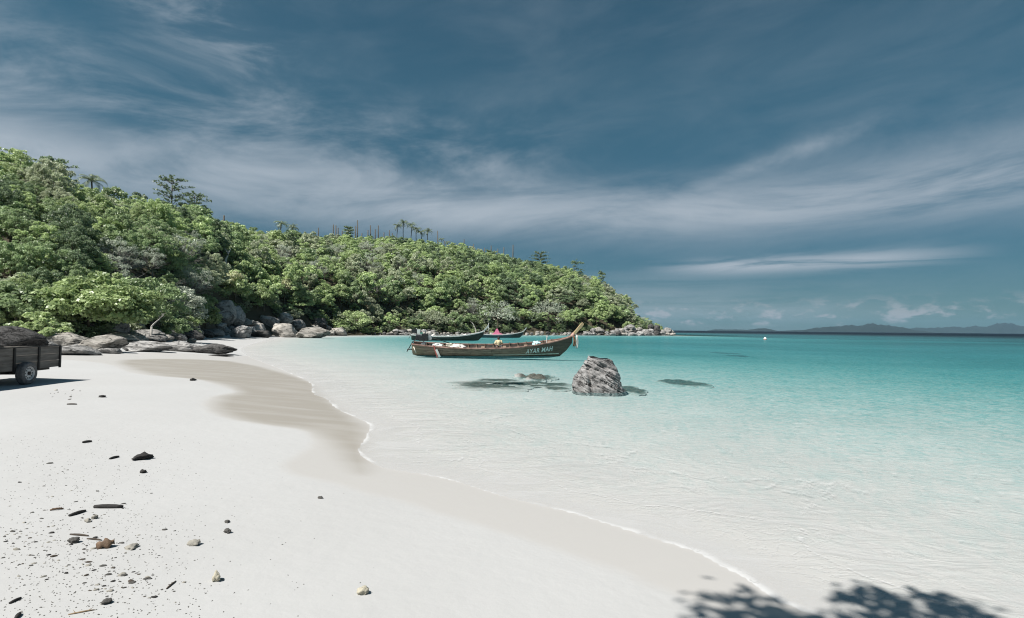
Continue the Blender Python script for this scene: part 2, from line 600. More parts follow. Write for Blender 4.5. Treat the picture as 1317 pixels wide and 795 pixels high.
foam = g.m('MAXIMUM', g.m('MAXIMUM', edge, g.m('MAXIMUM', g.m('MULTIPLY', line3, 0.32), wash)), g.m('MAXIMUM', g.m('MULTIPLY', lacew, 0.35), g.m('MAXIMUM', g.m('MULTIPLY', line2, 0.6), g.m('MULTIPLY', sparkle_flecks, 0.36))))
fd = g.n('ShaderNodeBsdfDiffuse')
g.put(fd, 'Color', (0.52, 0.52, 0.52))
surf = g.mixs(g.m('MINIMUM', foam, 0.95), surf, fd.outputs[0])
g.out(surf)
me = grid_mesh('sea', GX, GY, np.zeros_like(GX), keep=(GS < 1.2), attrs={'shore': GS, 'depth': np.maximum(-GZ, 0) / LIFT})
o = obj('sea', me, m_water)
tag(o, kind='structure')


# ------------------------------------------------------------------ mesh builder
class MB:
    def __init__(self):
        self.v = []
        self.f = []

    def add(self, vs_, fs):
        b = len(self.v)
        self.v += [tuple(x) for x in vs_]
        self.f += [tuple(b + i for i in f) for f in fs]

    def box(self, c, s, rot=None):
        M = rot if rot is not None else Matrix.Identity(3)
        V = []
        for x in (-.5, .5):
            for y in (-.5, .5):
                for z in (-.5, .5):
                    V.append(Vector(c) + M @ Vector((x * s[0], y * s[1], z * s[2])))
        self.add(V, [(0, 1, 3, 2), (4, 6, 7, 5), (0, 4, 5, 1), (2, 3, 7, 6), (0, 2, 6, 4), (1, 5, 7, 3)])
        return self

    def bar(self, a, b, w, h_):
        a, b = Vector(a), Vector(b)
        d = b - a
        rot = d.to_track_quat('X', 'Z').to_matrix()
        return self.box((a + b) / 2, (d.length, w, h_), rot)

    def tube(self, path, rad, n=8, cap=True):
        path = [Vector(p) for p in path]
        if not hasattr(rad, '__len__'):
            rad = [rad] * len(path)
        V, Fc = [], []
        up = Vector((0.13, 0.31, 0.94))
        for i, p in enumerate(path):
            t = (path[min(i + 1, len(path) - 1)] - path[max(i - 1, 0)])
            t = t.normalized() if t.length > 1e-9 else Vector((0, 0, 1))
            if abs(t.dot(up)) > 0.97:
                u = t.cross(Vector((1, 0, 0.1))).normalized()
            else:
                u = t.cross(up).normalized()
            w = t.cross(u)
            for k in range(n):
                a = 2 * math.pi * k / n
                V.append(p + (u * math.cos(a) + w * math.sin(a)) * rad[i])
        for i in range(len(path) - 1):
            for k in range(n):
                k2 = (k + 1) % n
                Fc.append((i * n + k, i * n + k2, (i + 1) * n + k2, (i + 1) * n + k))
        if cap:
            Fc.append(tuple(range(n))[::-1])
            Fc.append(tuple((len(path) - 1) * n + k for k in range(n)))
        self.add(V, Fc)
        return self

    def lathe(self, prof, n=32, axis='Y', c=(0, 0, 0)):
        V, Fc = [], []
        c = Vector(c)
        for (r, hh) in prof:
            for k in range(n):
                a = 2 * math.pi * k / n
                if axis == 'Y':
                    V.append(c + Vector((r * math.cos(a), hh, r * math.sin(a))))
                else:
                    V.append(c + Vector((r * math.cos(a), r * math.sin(a), hh)))
        for i in range(len(prof) - 1):
            for k in range(n):
                k2 = (k + 1) % n
                Fc.append((i * n + k, (i + 1) * n + k, (i + 1) * n + k2, i * n + k2))
        self.add(V, Fc)
        return self

    def mesh(self, name, smooth=False):
        me = bpy.data.meshes.new(name)
        me.from_pydata(self.v, [], self.f)
        me.validate()
        bm = bmesh.new()
        bm.from_mesh(me)
        bmesh.ops.recalc_face_normals(bm, faces=bm.faces)
        bm.to_mesh(me)
        bm.free()
        if smooth:
            me.polygons.foreach_set('use_smooth', np.ones(len(me.polygons), bool))
        return me

    def build(self, name, material, parent=None, smooth=False, **kw):
        return obj(name, self.mesh(name, smooth), material, parent, **kw)


# ------------------------------------------------------------------ materials for things
def rock_mat(name, c1, c2, c3, scale=1.0, streak=False):
    m, g = new_mat(name)
    tco = g.n('ShaderNodeTexCoord').outputs['Object']
    oi = g.n('ShaderNodeObjectInfo')
    add = g.n('ShaderNodeVectorMath', operation='ADD')
    g.put(add, 0, tco)
    g.put(add, 1, g.vmul(g.comb(oi.outputs['Random'], oi.outputs['Random'], oi.outputs['Random']), (37, 19, 53)))
    p = add.outputs[0]
    n1 = g.noise(p, 1.6 * scale, 6, 0.65, 0.4)
    n2 = g.noise(p, 7.0 * scale, 6, 0.7)
    n3 = g.noise(g.vmul(p, (1.0, 1.0, 0.3)), 3.0 * scale, 5, 0.7, 0.6)
    c = g.mixc(g.ss(n2, 0.30, 0.72), c1, c2)
    c = g.mixc(g.ss(n1, 0.52, 0.70), c, c3)
    c = g.mixc(g.m('MULTIPLY', g.ss(n3, 0.56, 0.70), 0.6), c, tuple(x * 0.35 for x in c3))
    ck = g.m('ABSOLUTE', g.m('SUBTRACT', g.noise(g.vmul(p, (0.7, 0.7, 1.8)), 1.3 * scale, 4, 0.55, 0.7), 0.5))
    cr = g.ss(ck, 0.022, 0.004)
    c = g.mixc(g.m('MULTIPLY', cr, 0.75), c, tuple(x * 0.25 for x in c3))
    v = g.m('ADD', 0.75, g.m('MULTIPLY', oi.outputs['Random'], 0.45))
    c = g.mixc(1.0, c, g.comb(v, v, v), 'MULTIPLY')
    hh = g.m('ADD', g.m('MULTIPLY', n2, 0.5), g.m('ADD', n1, g.m('MULTIPLY', g.noise(p, 30 * scale, 4, 0.7), 0.18)))
    hh = g.m('SUBTRACT', hh, g.m('MULTIPLY', cr, 0.8))
    g.out(g.bsdf(c, 0.88, g.bump(hh, 0.85, 0.18 / scale), 0.25))
    return m


M_ROCK = rock_mat('granite', (0.22, 0.215, 0.21), (0.42, 0.405, 0.385), (0.13, 0.125, 0.12))
M_ROCK_WARM = rock_mat('granite_warm', (0.30, 0.28, 0.25), (0.48, 0.45, 0.41), (0.17, 0.155, 0.135))
M_ROCK_DARK = rock_mat('granite_dark', (0.035, 0.033, 0.032), (0.14, 0.135, 0.13), (0.02, 0.02, 0.02), 1.5)
M_ROCK_LEAFSHADE = rock_mat('granite_leafshade', (0.012, 0.012, 0.012), (0.10, 0.096, 0.094), (0.008, 0.008, 0.008), 2.2)  # shade and mottling from overhanging leaves painted into the stone colour
M_ROCK_SEA, g = new_mat('granite_sea')
tco = g.n('ShaderNodeTexCoord').outputs['Object']
mp = g.n('ShaderNodeMapping')
g.put(mp, 'Vector', tco)
mp.inputs['Rotation'].default_value = (0.0, R(-29), 0.0)
st = mp.outputs[0]
q1 = g.noise(g.vmul(st, (0.55, 0.55, 4.2)), 2.3, 5, 0.6, 0.5)
q2 = g.noise(tco, 7.0, 6, 0.7)
q3 = g.noise(tco, 1.4, 4, 0.6)
crk = g.ss(g.m('ABSOLUTE', g.m('SUBTRACT', q1, 0.5)), 0.035, 0.006)
crk = g.m('MULTIPLY', crk, g.ss(g.noise(tco, 2.2, 3), 0.40, 0.56))
cc_ = g.mixc(g.ss(q2, 0.3, 0.72), (0.125, 0.120, 0.118), (0.275, 0.266, 0.260))
cc_ = g.mixc(g.m('MULTIPLY', g.ss(q3, 0.45, 0.62), 0.75), cc_, (0.36, 0.35, 0.343))
cc_ = g.mixc(g.m('MULTIPLY', g.ss(q1, 0.56, 0.70), 0.3), cc_, (0.055, 0.05, 0.047))
cc_ = g.mixc(g.m('MULTIPLY', crk, 0.9), cc_, (0.018, 0.016, 0.016))
hh_ = g.m('SUBTRACT', g.m('ADD', g.m('MULTIPLY', q2, 0.35), g.m('MULTIPLY', q1, 0.8)), crk)
g.out(g.bsdf(cc_, 0.85, g.bump(hh_, 0.8, 0.06), 0.3))
M_REEF, g = new_mat('reef')
tco = g.n('ShaderNodeTexCoord').outputs['Object']
n1_ = g.noise(tco, 2.5, 6, 0.7)
n2_ = g.noise(tco, 9.0, 4, 0.7)
rc_ = g.mixc(g.ss(n2_, 0.3, 0.7), (0.030, 0.036, 0.032), (0.105, 0.105, 0.088))
ed_ = g.ss(g.m('ADD', g.attr('edge'), g.m('MULTIPLY', g.m('SUBTRACT', n1_, 0.5), 0.5)), 0.62, 1.0)
g.out(g.bsdf(g.mixc(ed_, rc_, (0.33, 0.325, 0.31)), 0.9, g.bump(g.m('ADD', n1_, n2_), 0.6, 0.05), 0.2))


def simple_mat(name, color, rough=0.7, var=0.25, scale=8.0, metal=0.0, spec=0.3, bump=0.2, stretch=(1, 1, 1)):
    m, g = new_mat(name)
    tco = g.n('ShaderNodeTexCoord').outputs['Object']
    n = g.noise(g.vmul(tco, stretch), scale, 5, 0.65)
    n2 = g.noise(tco, scale * 6, 3, 0.6)
    c = g.mixc(g.ss(n, 0.3, 0.7), tuple(x * (1 - var) for x in color), tuple(min(1, x * (1 + var)) for x in color))
    g.out(g.bsdf(c, rough, g.bump(g.m('ADD', n, g.m('MULTIPLY', n2, 0.3)), bump, 0.02), spec, metal))
    return m


M_BARK = simple_mat('bark', (0.085, 0.07, 0.055), 0.9, 0.45, 3.0, stretch=(1, 1, 0.3), bump=0.5)
M_DEADWOOD = simple_mat('bleached_wood', (0.36, 0.345, 0.32), 0.85, 0.3, 4.0, stretch=(1, 1, 0.2), bump=0.4)
M_PALMTRUNK = simple_mat('palm_trunk', (0.085, 0.08, 0.072), 0.9, 0.3, 4.0)
M_TWIG = simple_mat('grey_twigs', (0.17, 0.16, 0.145), 0.9, 0.3, 3.0)


def leaf_mat(name, dark, light, hue2, trans=0.36):
    m, g = new_mat(name)
    tco = g.n('ShaderNodeTexCoord').outputs['Object']
    oi = g.n('ShaderNodeObjectInfo').outputs['Random']
    n = g.noise(tco, 0.55, 3, 0.6)
    lv = g.attr('leafvar')
    f = g.m('ADD', g.m('MULTIPLY', n, 0.5), g.m('MULTIPLY', lv, 0.5))
    c = g.mixc(g.ss(f, 0.25, 0.72), dark, tuple(min(1.0, x * 1.3) for x in light))
    c = g.mixc(g.m('MULTIPLY', oi, 0.55), c, hue2)
    v = g.m('ADD', 0.80, g.m('MULTIPLY', g.m('FRACT', g.m('MULTIPLY', oi, 7.31)), 0.40))
    c = g.mixc(1.0, c, g.comb(v, v, v), 'MULTIPLY')
    p = g.bsdf(c, 0.42, None, 0.5)
    t = g.n('ShaderNodeBsdfTranslucent')
    g.put(t, 'Color', g.mixc(0.5, c, tuple(min(1, x * 1.6) for x in light)))
    g.out(g.mixs(trans, p, t.outputs[0]))
    return m


LEAF = {
    'mid': leaf_mat('leaves_mid', (0.144, 0.192, 0.102), (0.283, 0.365, 0.186), (0.229, 0.312, 0.146)),
    'yellow': leaf_mat('leaves_yellow', (0.203, 0.267, 0.129), (0.402, 0.484, 0.239), (0.350, 0.445, 0.207)),
    'dark': leaf_mat('leaves_dark', (0.087, 0.126, 0.073), (0.187, 0.246, 0.140), (0.137, 0.197, 0.102)),
    'olive': leaf_mat('leaves_olive', (0.218, 0.241, 0.162), (0.388, 0.422, 0.289), (0.314, 0.363, 0.233)),
    'grey': leaf_mat('leaves_grey', (0.245, 0.275, 0.221), (0.442, 0.478, 0.391), (0.337, 0.372, 0.285)),
    'bright': leaf_mat('leaves_bright', (0.151, 0.207, 0.091), (0.285, 0.352, 0.160), (0.230, 0.298, 0.128), 0.34),
    'rust': leaf_mat('leaves_rust', (0.318, 0.270, 0.179), (0.512, 0.538, 0.353), (0.408, 0.458, 0.251)),
    'palm': leaf_mat('leaves_palm', (0.110, 0.143, 0.092), (0.200, 0.241, 0.150), (0.157, 0.202, 0.123), 0.2),
}


# ------------------------------------------------------------------ crowns
def unit(v):
    return v / np.maximum(np.linalg.norm(v, axis=1, keepdims=True), 1e-9)


def leaves_mesh(name, C, N, size, aspect=0.5, var=None):
    n = len(C)
    rnd = unit(rng.normal(size=(n, 3)))
    T = unit(np.cross(N, rnd))
    B = np.cross(N, T)
    L = (size * rng.uniform(0.65, 1.35, n))[:, None]
    Wd = L * aspect * rng.uniform(0.8, 1.3, n)[:, None]
    V = np.empty((n, 4, 3))
    fold = N * L * 0.10
    V[:, 0] = C - T * L * 0.5
    V[:, 1] = C - B * Wd * 0.5 + fold
    V[:, 2] = C + T * L * 0.5
    V[:, 3] = C + B * Wd * 0.5 + fold
    q = np.arange(n * 4).reshape(-1, 4)
    me = mesh_np(name, V.reshape(-1, 3), q)
    at = me.attributes.new('leafvar', 'FLOAT', 'POINT')
    lv = rng.uniform(0, 1, n) if var is None else var
    at.data.foreach_set('value', np.repeat(lv, 4).astype(np.float32))
    return me


def crown_points(a, b, hgt, nclump, per, rc, base=0.0, flat=0.75, gap=0.0):
    """uneven crown: clumps on an ellipsoidal shell, leaves on every clump's upper shell"""
    th = rng.uniform(0, 2 * math.pi, nclump)
    zz = rng.uniform(-0.35, 1.0, nclump)
    rr = np.sqrt(np.maximum(0, 1 - np.clip(zz, 0, 1) ** 2))
    rr = np.where(zz < 0, 1 + 0.5 * zz, rr)
    k = rng.uniform(0.50, 1.18, nclump)
    cx = a * rr * k * np.cos(th)
    cy_ = b * rr * k * np.sin(th)
    cz = base + hgt * (0.38 + 0.60 * zz * rng.uniform(0.7, 1.22, nclump))
    rcs = rc * rng.uniform(0.45, 1.35, nclump)
    C, N, V = [], [], []
    for i in range(nclump):
        if rng.uniform() < gap:
            continue
        m = max(8, int(per * (rcs[i] / rc) ** 2))
        d = unit(rng.normal(size=(m, 3)))
        d[:, 2] = np.where(d[:, 2] < -0.25, -d[:, 2], d[:, 2])
        r_ = rng.uniform(0.45, 1.06, m)[:, None] ** 0.6
        p = d * r_ * np.array([rcs[i], rcs[i], rcs[i] * flat]) + np.array([cx[i], cy_[i], cz[i]])
        nn = unit(d * 0.7 + np.array([0, 0, 0.55]) + rng.normal(size=(m, 3)) * 0.75)
        C.append(p)
        N.append(nn)
        V.append(np.clip(rng.uniform(-0.1, 1) * 0.65 + rng.uniform(0, 0.45, m), 0, 1))
    return np.vstack(C), np.vstack(N), np.concatenate(V), np.stack([cx, cy_, cz], -1)


def trunk_mesh(name, hgt, r0, tips, lean=0.1, n=7):
    mb = MB()
    top = Vector((random.uniform(-lean, lean) * hgt, random.uniform(-lean, lean) * hgt, hgt))
    pts = [Vector((0, 0, -0.8))] + [Vector((top.x * t * t, top.y * t * t, hgt * t)) + Vector((random.uniform(-1, 1), random.uniform(-1, 1), 0)) * 0.03 * hgt * t for t in (0.0, 0.33, 0.66, 1.0)]
    mb.tube(pts, [r0 * 1.25, r0 * 1.1, r0 * 0.85, r0 * 0.68, r0 * 0.45], n)
    for tp in tips:
        tp = Vector(tp)
        k = random.choice((2, 3, 3))
        a = pts[k + 1] if k + 1 < len(pts) else pts[-1]
        mid_ = (a + tp) / 2 + Vector((random.uniform(-.15, .15), random.uniform(-.15, .15), random.uniform(0.0, .2))) * hgt * 0.4
        mb.tube([a, mid_, tp], [r0 * 0.42, r0 * 0.26, r0 * 0.08], 5, cap=False)
    return mb.mesh(name, True)


def crown_proto(name, a, b, hgt, trunk, nclump, per, rc, leaf, flat=0.75, gap=0.0, r0=0.16, aspect=0.55):
    C, N, V, cc = crown_points(a, b, hgt, nclump, per, rc, trunk * 0.55, flat, gap)
    cm = leaves_mesh(name + '_crown', C, N, leaf, aspect, V)
    tips = cc[rng.choice(len(cc), size=min(9, len(cc)), replace=False)]
    tm = trunk_mesh(name + '_trunk', trunk, r0, tips)
    tm.materials.append(M_BARK)
    return cm, tm


# unit-ish prototypes: about 3.6 m crown radius
FAR = []
for i in range(7):
    a = 3.4 + 0.5 * random.random()
    FAR.append(crown_proto('far%d' % i, a, a * random.uniform(0.85, 1.1), random.uniform(3.6, 5.2), 3.2, random.randint(36, 46), 62, random.uniform(0.75, 1.05), 0.50, gap=0.06))
NEAR = []
for i in range(5):
    a = 3.3 + 0.5 * random.random()
    NEAR.append(crown_proto('near%d' % i, a, a * random.uniform(0.85, 1.1), random.uniform(3.8, 5.0), 3.2, random.randint(110, 130), 105, random.uniform(0.46, 0.60), 0.235, gap=0.08))
SPARSE = []
for i in range(3):
    a = 3.3
    cm, tm = crown_proto('sparse%d' % i, a, a, 4.4, 3.4, 40, 60, 0.8, 0.22, gap=0.2, r0=0.13)
    # many pale bare twigs
    mb = MB()
    for k in range(46):
        d = Vector((random.gauss(0, 1), random.gauss(0, 1), abs(random.gauss(0.7, 0.6)))).normalized()
        p0 = Vector((0, 0, 2.0)) + d * 0.4
        p1 = p0 + Vector((d.x * 1.8, d.y * 1.8, d.z * 1.6)) + Vector((random.uniform(-.5, .5), random.uniform(-.5, .5), 0.3))
        p2 = p1 + Vector((d.x * 1.5, d.y * 1.5, d.z * 1.4)) + Vector((random.uniform(-.7, .7), random.uniform(-.7, .7), 0.2))
        mb.tube([p0, p1, p2], [0.085, 0.05, 0.018], 4, cap=False)
        for q in range(2):
            p3 = p1.lerp(p2, random.random()) + Vector((random.uniform(-.9, .9), random.uniform(-.9, .9), random.uniform(0, .8)))
            mb.tube([p1, p3], [0.035, 0.012], 3, cap=False)
    mb.tube([(0, 0, -0.8), (0.1, 0, 1), (0, 0.1, 2.2)], [0.2, 0.17, 0.13], 6)
    tw = mb.mesh('sparse_branches', True)
    tw.materials.append(M_TWIG)
    SPARSE.append((cm, tw))


def mesh_with(me, material, cache={}):
    """the same geometry under another leaf material (copied once per pair)"""
    key = (me.name, material.name)
    if key not in cache:
        c = me.copy()
        c.materials.clear()
        c.materials.append(material)
        cache[key] = c
    return cache[key]


def add_tree(name, proto, leafkind, loc, rz, sc, label, cat, group=None):
    t = empty(name, loc, (0, 0, rz), sc)
    obj('trunk', proto[1], None, t)
    obj('crown', mesh_with(proto[0], LEAF[leafkind]), None, t)
    tag(t, label, cat, group)
    return t


# ---- forest positions: jittered grid over the headland
def jitter_grid(sp, y0, y1):
    ax_, ay_ = np.meshgrid(np.arange(-330, 78, sp), np.arange(y0, y1, sp))
    return ((ax_ + rng.uniform(-0.46, 0.46, ax_.shape) * sp).ravel(), (ay_ + rng.uniform(-0.46, 0.46, ay_.shape) * sp).ravel())


ga, gb, gc_ = jitter_grid(3.2, 41, 85), jitter_grid(3.8, 85, 130), jitter_grid(4.4, 130, 300)
gx = np.concatenate([ga[0], gb[0], gc_[0]])
gy = np.concatenate([ga[1], gb[1], gc_[1]])
fz, fs, ft = terrain(gx, gy)
fpx, fpy, fdep = project(gx, gy, fz + 3)
gpx, gpy, _ = project(gx, gy, fz)
clear = (gpx > 244) & (gpx < 436) & (gpy > 397 + np.clip((gpx - 300) / 130, 0, 1) * 16)
shrink = np.zeros(len(gx), bool)
for bx0, bx1, by0, by1, bY in ((22, 62, 284, 346, 60), (278, 300, 314, 342, 112), (188, 248, 340, 408, 68), (128, 172, 325, 392, 57)):
    rr_ = 2.2 * FPX / fdep
    shrink |= (fpx > bx0 - rr_) & (fpx < bx1 + rr_) & (fpy > by0 - rr_) & (fpy < by1 + rr_ * 0.6) & (gy < bY)
keep = ~clear & (ft > 0.015) & (ft < 1.16) & (fs > 3.0) & (fpx > -1000) & (fpx < 900)
gx, gy, fz, ft, fpx, fpy, fdep, shrink = [q[keep] for q in (gx, gy, fz, ft, fpx, fpy, fdep, shrink)]
nT = len(gx)
fsc = rng.uniform(0.70, 1.16, nT) * np.interp(gy, [50, 90, 150], [0.60, 0.70, 0.84]) * np.where(ft < 0.10, 0.78, 1.0)
fsc *= np.where(fpx > 790, np.clip(1 - (fpx - 790) / 75 * 0.55, 0.4, 1), 1.0)
fsc *= np.where(shrink, 0.80, 1.0)
frot = rng.uniform(0, 2 * math.pi, nT)
kind_noise = wob(gx, gy, 0.05, 4.0) + rng.normal(0, 0.6, nT)
kinds = np.where(kind_noise < -0.80, 'dark', np.where(kind_noise < -0.10, 'mid', np.where(kind_noise < 0.66, 'yellow', np.where(kind_noise < 1.15, 'olive', 'grey'))))
kinds = np.where((fpx > 135) & (fpx < 250) & (fpy > 318) & (fpy < 395) & (rng.uniform(0, 1, nT) < 0.55), 'grey', kinds)
# what shows: front-to-back coverage on a coarse picture
buf = np.zeros((270, 440), bool)
vis = np.zeros(nT, int)
for i in np.argsort(gy):
    k = FPX / 3.0 / fdep[i]
    rx, ry = 3.5 * fsc[i] * k, 2.8 * fsc[i] * k
    x0, y0 = fpx[i] / 3.0, fpy[i] / 3.0
    xa, xb, ya, yb = int(max(0, x0 - rx)), int(min(439, x0 + rx)) + 1, int(max(0, y0 - ry)), int(min(269, y0 + ry)) + 1
    if xb <= xa or yb <= ya:
        continue
    yy, xx = np.mgrid[ya:yb, xa:xb]
    mk = ((xx - x0) / rx) ** 2 + ((yy - y0) / ry) ** 2 < 1
    sub = buf[ya:yb, xa:xb]
    vis[i] = int((mk & ~sub).sum())
    sub |= mk
order = np.argsort(-vis)
N_THINGS = 285
things = order[:N_THINGS]
rest = order[N_THINGS:]
names = {'dark': ('dark green dense', 'dark_tree'), 'mid': ('mid green rounded', 'green_tree'), 'yellow': ('yellow-green leafy', 'light_tree'),
         'olive': ('dull olive', 'olive_tree'), 'grey': ('grey-green thin', 'grey_tree')}
for i in things:
    kd = str(kinds[i])
    near = gy[i] < 95
    if kd == 'grey':
        pr = SPARSE[int(rng.integers(len(SPARSE)))]
    elif near:
        pr = NEAR[int(rng.integers(len(NEAR)))]
    else:
        pr = FAR[int(rng.integers(len(FAR)))]
    desc = names[kd][0]
    size = 'small ' if fsc[i] < 0.62 else ('large ' if fsc[i] > 0.86 else '')
    tier = 'high' if ft[i] > 0.6 else ('halfway up' if ft[i] > 0.25 else 'low')
    zone = 'above the bright large-leaved bush'
    for xx_, zn in ((150, 'above the bare grey trees'), (262, 'above the cove boulders'), (430, 'below the dead palm poles'), (500, 'below the palm clump'),
                    (575, 'behind the anchored boats'), (680, 'between the boats and headland tip'), (790, 'above the headland tip boulders')):
        if fpx[i] > xx_:
            zone = zn
    lab = '%s%s tree %s on the hillside %s' % (size, desc, tier, zone)
    grp_ = 'broadleaf trees ' + zone
    add_tree('broadleaf_tree', pr, kd, (gx[i], gy[i], fz[i]), frot[i], (float(fsc[i]), float(fsc[i] * rng.uniform(0.8, 1.15)), float(fsc[i] * rng.uniform(0.85, 1.4))), lab, 'tree', grp_)
print('forest', nT, 'visible', int((vis > 0).sum()))


# ---- the rest of the wood as one mass (geometry nodes on points)
def scatter_stuff(name, pts, rots, scs, idx, sources, label, cat):
    me = bpy.data.meshes.new(name)
    me.from_pydata([tuple(p) for p in pts], [], [])
    for nm, arr, ty in (('rz', rots, 'FLOAT'), ('sc', scs, 'FLOAT'), ('idx', idx, 'INT')):
        a = me.attributes.new(nm, ty, 'POINT')
        a.data.foreach_set('value', np.asarray(arr, np.float32 if ty == 'FLOAT' else np.int32))
    c = bpy.data.collections.new(name + '_sources')
    for k, s_ in enumerate(sources):
        so = bpy.data.objects.new('%s_source_%02d' % (name, k), s_)
        c.objects.link(so)
    ng = bpy.data.node_groups.new(name, 'GeometryNodeTree')
    ng.interface.new_socket('Geometry', in_out='INPUT', socket_type='NodeSocketGeometry')
    ng.interface.new_socket('Geometry', in_out='OUTPUT', socket_type='NodeSocketGeometry')
    nn = ng.nodes
    gi, go = nn.new('NodeGroupInput'), nn.new('NodeGroupOutput')
    iop = nn.new('GeometryNodeInstanceOnPoints')
    ci = nn.new('GeometryNodeCollectionInfo')
    ci.inputs['Collection'].default_value = c
    ci.inputs['Separate Children'].default_value = True
    ci.inputs['Reset Children'].default_value = True
    at = []
    for nm, ty in (('rz', 'FLOAT'), ('sc', 'FLOAT'), ('idx', 'INT')):
        na = nn.new('GeometryNodeInputNamedAttribute')
        na.data_type = ty
        na.inputs['Name'].default_value = nm
        at.append(na.outputs['Attribute'])
    cx_ = nn.new('ShaderNodeCombineXYZ')
    e2r = nn.new('FunctionNodeEulerToRotation')
    L = ng.links.new
    L(at[0], cx_.inputs[2])
    L(cx_.outputs[0], e2r.inputs[0])
    L(gi.outputs[0], iop.inputs['Points'])
    L(ci.outputs[0], iop.inputs['Instance'])
    iop.inputs['Pick Instance'].default_value = True
    L(at[2], iop.inputs['Instance Index'])
    L(e2r.outputs[0], iop.inputs['Rotation'])
    L(at[1], iop.inputs['Scale'])
    L(iop.outputs[0], go.inputs[0])
    o = obj(name, me)
    md = o.modifiers.new('scatter', 'NODES')
    md.node_group = ng
    tag(o, label, cat, kind='stuff')
    return o


srcs, skinds = [], []
for kd in ('dark', 'mid', 'yellow', 'olive', 'grey'):
    for pr in (SPARSE[:2] if kd == 'grey' else FAR[:3]):
        srcs.append(mesh_with(pr[0], LEAF[kd]))
        skinds.append(kd)
skinds = np.array(skinds)
ridx = np.array([int(rng.choice(np.where(skinds == kinds[i])[0])) for i in rest])
scatter_stuff('background_woodland', np.stack([gx[rest], gy[rest], fz[rest]], -1), frot[rest], fsc[rest], ridx, srcs,
              'mass of mixed green tree crowns filling the hillside', 'woodland')
# low scrub filling the gaps between the crowns and the rocks at the foot
NS = 5600
ux = rng.uniform(-200, 78, NS * 3)
uy = rng.uniform(38, 250, NS * 3)
sz_, ss_, st_ = terrain(ux, uy)
px_, py_, dd_ = project(ux, uy, sz_)
k = (st_ > 0.0) & (st_ < 0.9) & (ss_ > 2.5) & (px_ > -700) & (px_ < 862)
k &= (st_ < 0.14) | (uy < 95) | (rng.uniform(0, 1, NS * 3) < 0.45)
k &= ~((px_ > 246) & (px_ < 432) & (py_ > 404 + np.clip((px_ - 300) / 130, 0, 1) * 14))
ux, uy, sz_ = ux[k], uy[k], sz_[k]
scatter_stuff('hillside_scrub', np.stack([ux, uy, sz_ - 0.8], -1), rng.uniform(0, 6.28, len(ux)), rng.uniform(0.22, 0.48, len(ux)),
              rng.integers(0, len(srcs) - 2, len(ux)), srcs, 'low green scrub between the trees and shore rocks', 'scrub')


# ------------------------------------------------------------------ rocks
def rock_mesh(name, seed, sub=4, planes=9, rough=0.10, ell=(1, 1, 1), cut=(0.62, 0.95)):
    r_ = random.Random(seed)
    bm = bmesh.new()
    bmesh.ops.create_icosphere(bm, subdivisions=sub, radius=1.0)
    pl = []
    for _ in range(planes):
        n = Vector((r_.gauss(0, 1), r_.gauss(0, 1), r_.gauss(0, 0.8))).normalized()
        pl.append((n, r_.uniform(*cut)))
    off = Vector((r_.uniform(-50, 50), r_.uniform(-50, 50), r_.uniform(-50, 50)))
    for v in bm.verts:
        p = v.co.copy()
        for n, dd in pl:
            e = p.dot(n) - dd
            if e > 0:
                p -= n * e * 0.92
        nz = mnoise.fractal(p * 1.7 + off, 0.9, 2.1, 5)
        p *= 1 + rough * nz
        p += v.normal * 0.02 * mnoise.noise(p * 9 + off)
        v.co = Vector((p.x * ell[0], p.y * ell[1], p.z * ell[2]))
    me = bpy.data.meshes.new(name)
    bm.to_mesh(me)
    bm.free()
    me.polygons.foreach_set('use_smooth', np.ones(len(me.polygons), bool))
    return me


BOULDER = [rock_mesh('boulder', 100 + i, 4, 8, 0.13) for i in range(6)]
SLAB = [rock_mesh('slab', 200 + i, 4, 10, 0.16, cut=(0.5, 0.9)) for i in range(6)]
rock_cache = {}


def rock_with(me, material):
    key = (me.name, material.name)
    if key not in rock_cache:
        c = me.copy()
        c.materials.clear()
        c.materials.append(material)
        rock_cache[key] = c
    return rock_cache[key]


def put_rock(name, x0, x1, ytop, ybase, material, label, slab=False, tilt=0.0, group=None, cat='rock', var=None, deep=0.8, base=None):
    """a rock that covers the pixel box x0..x1, ytop..ybase and stands on the ground seen at its foot"""
    p = base if base is not None else gh((x0 + x1) / 2, ybase)
    w = (x1 - x0) / FPX * p.y
    hgt = (ybase - ytop) / FPX * p.y
    pool = SLAB if slab else BOULDER
    me = rock_with(pool[var if var is not None else random.randrange(len(pool))], material)
    sx, sz = w / 2 * 1.08, hgt / 1.62
    sy = max(sx * deep, sz * 0.6)
    return tag(obj(name, me, None, None, (p.x * (1 + sy * 0.55 / p.y), p.y + sy * 0.55, p.z + hgt - sz * 0.95), (0, R(tilt), random.uniform(-0.3, 0.3)), (sx, sy, sz)), label, cat, group)


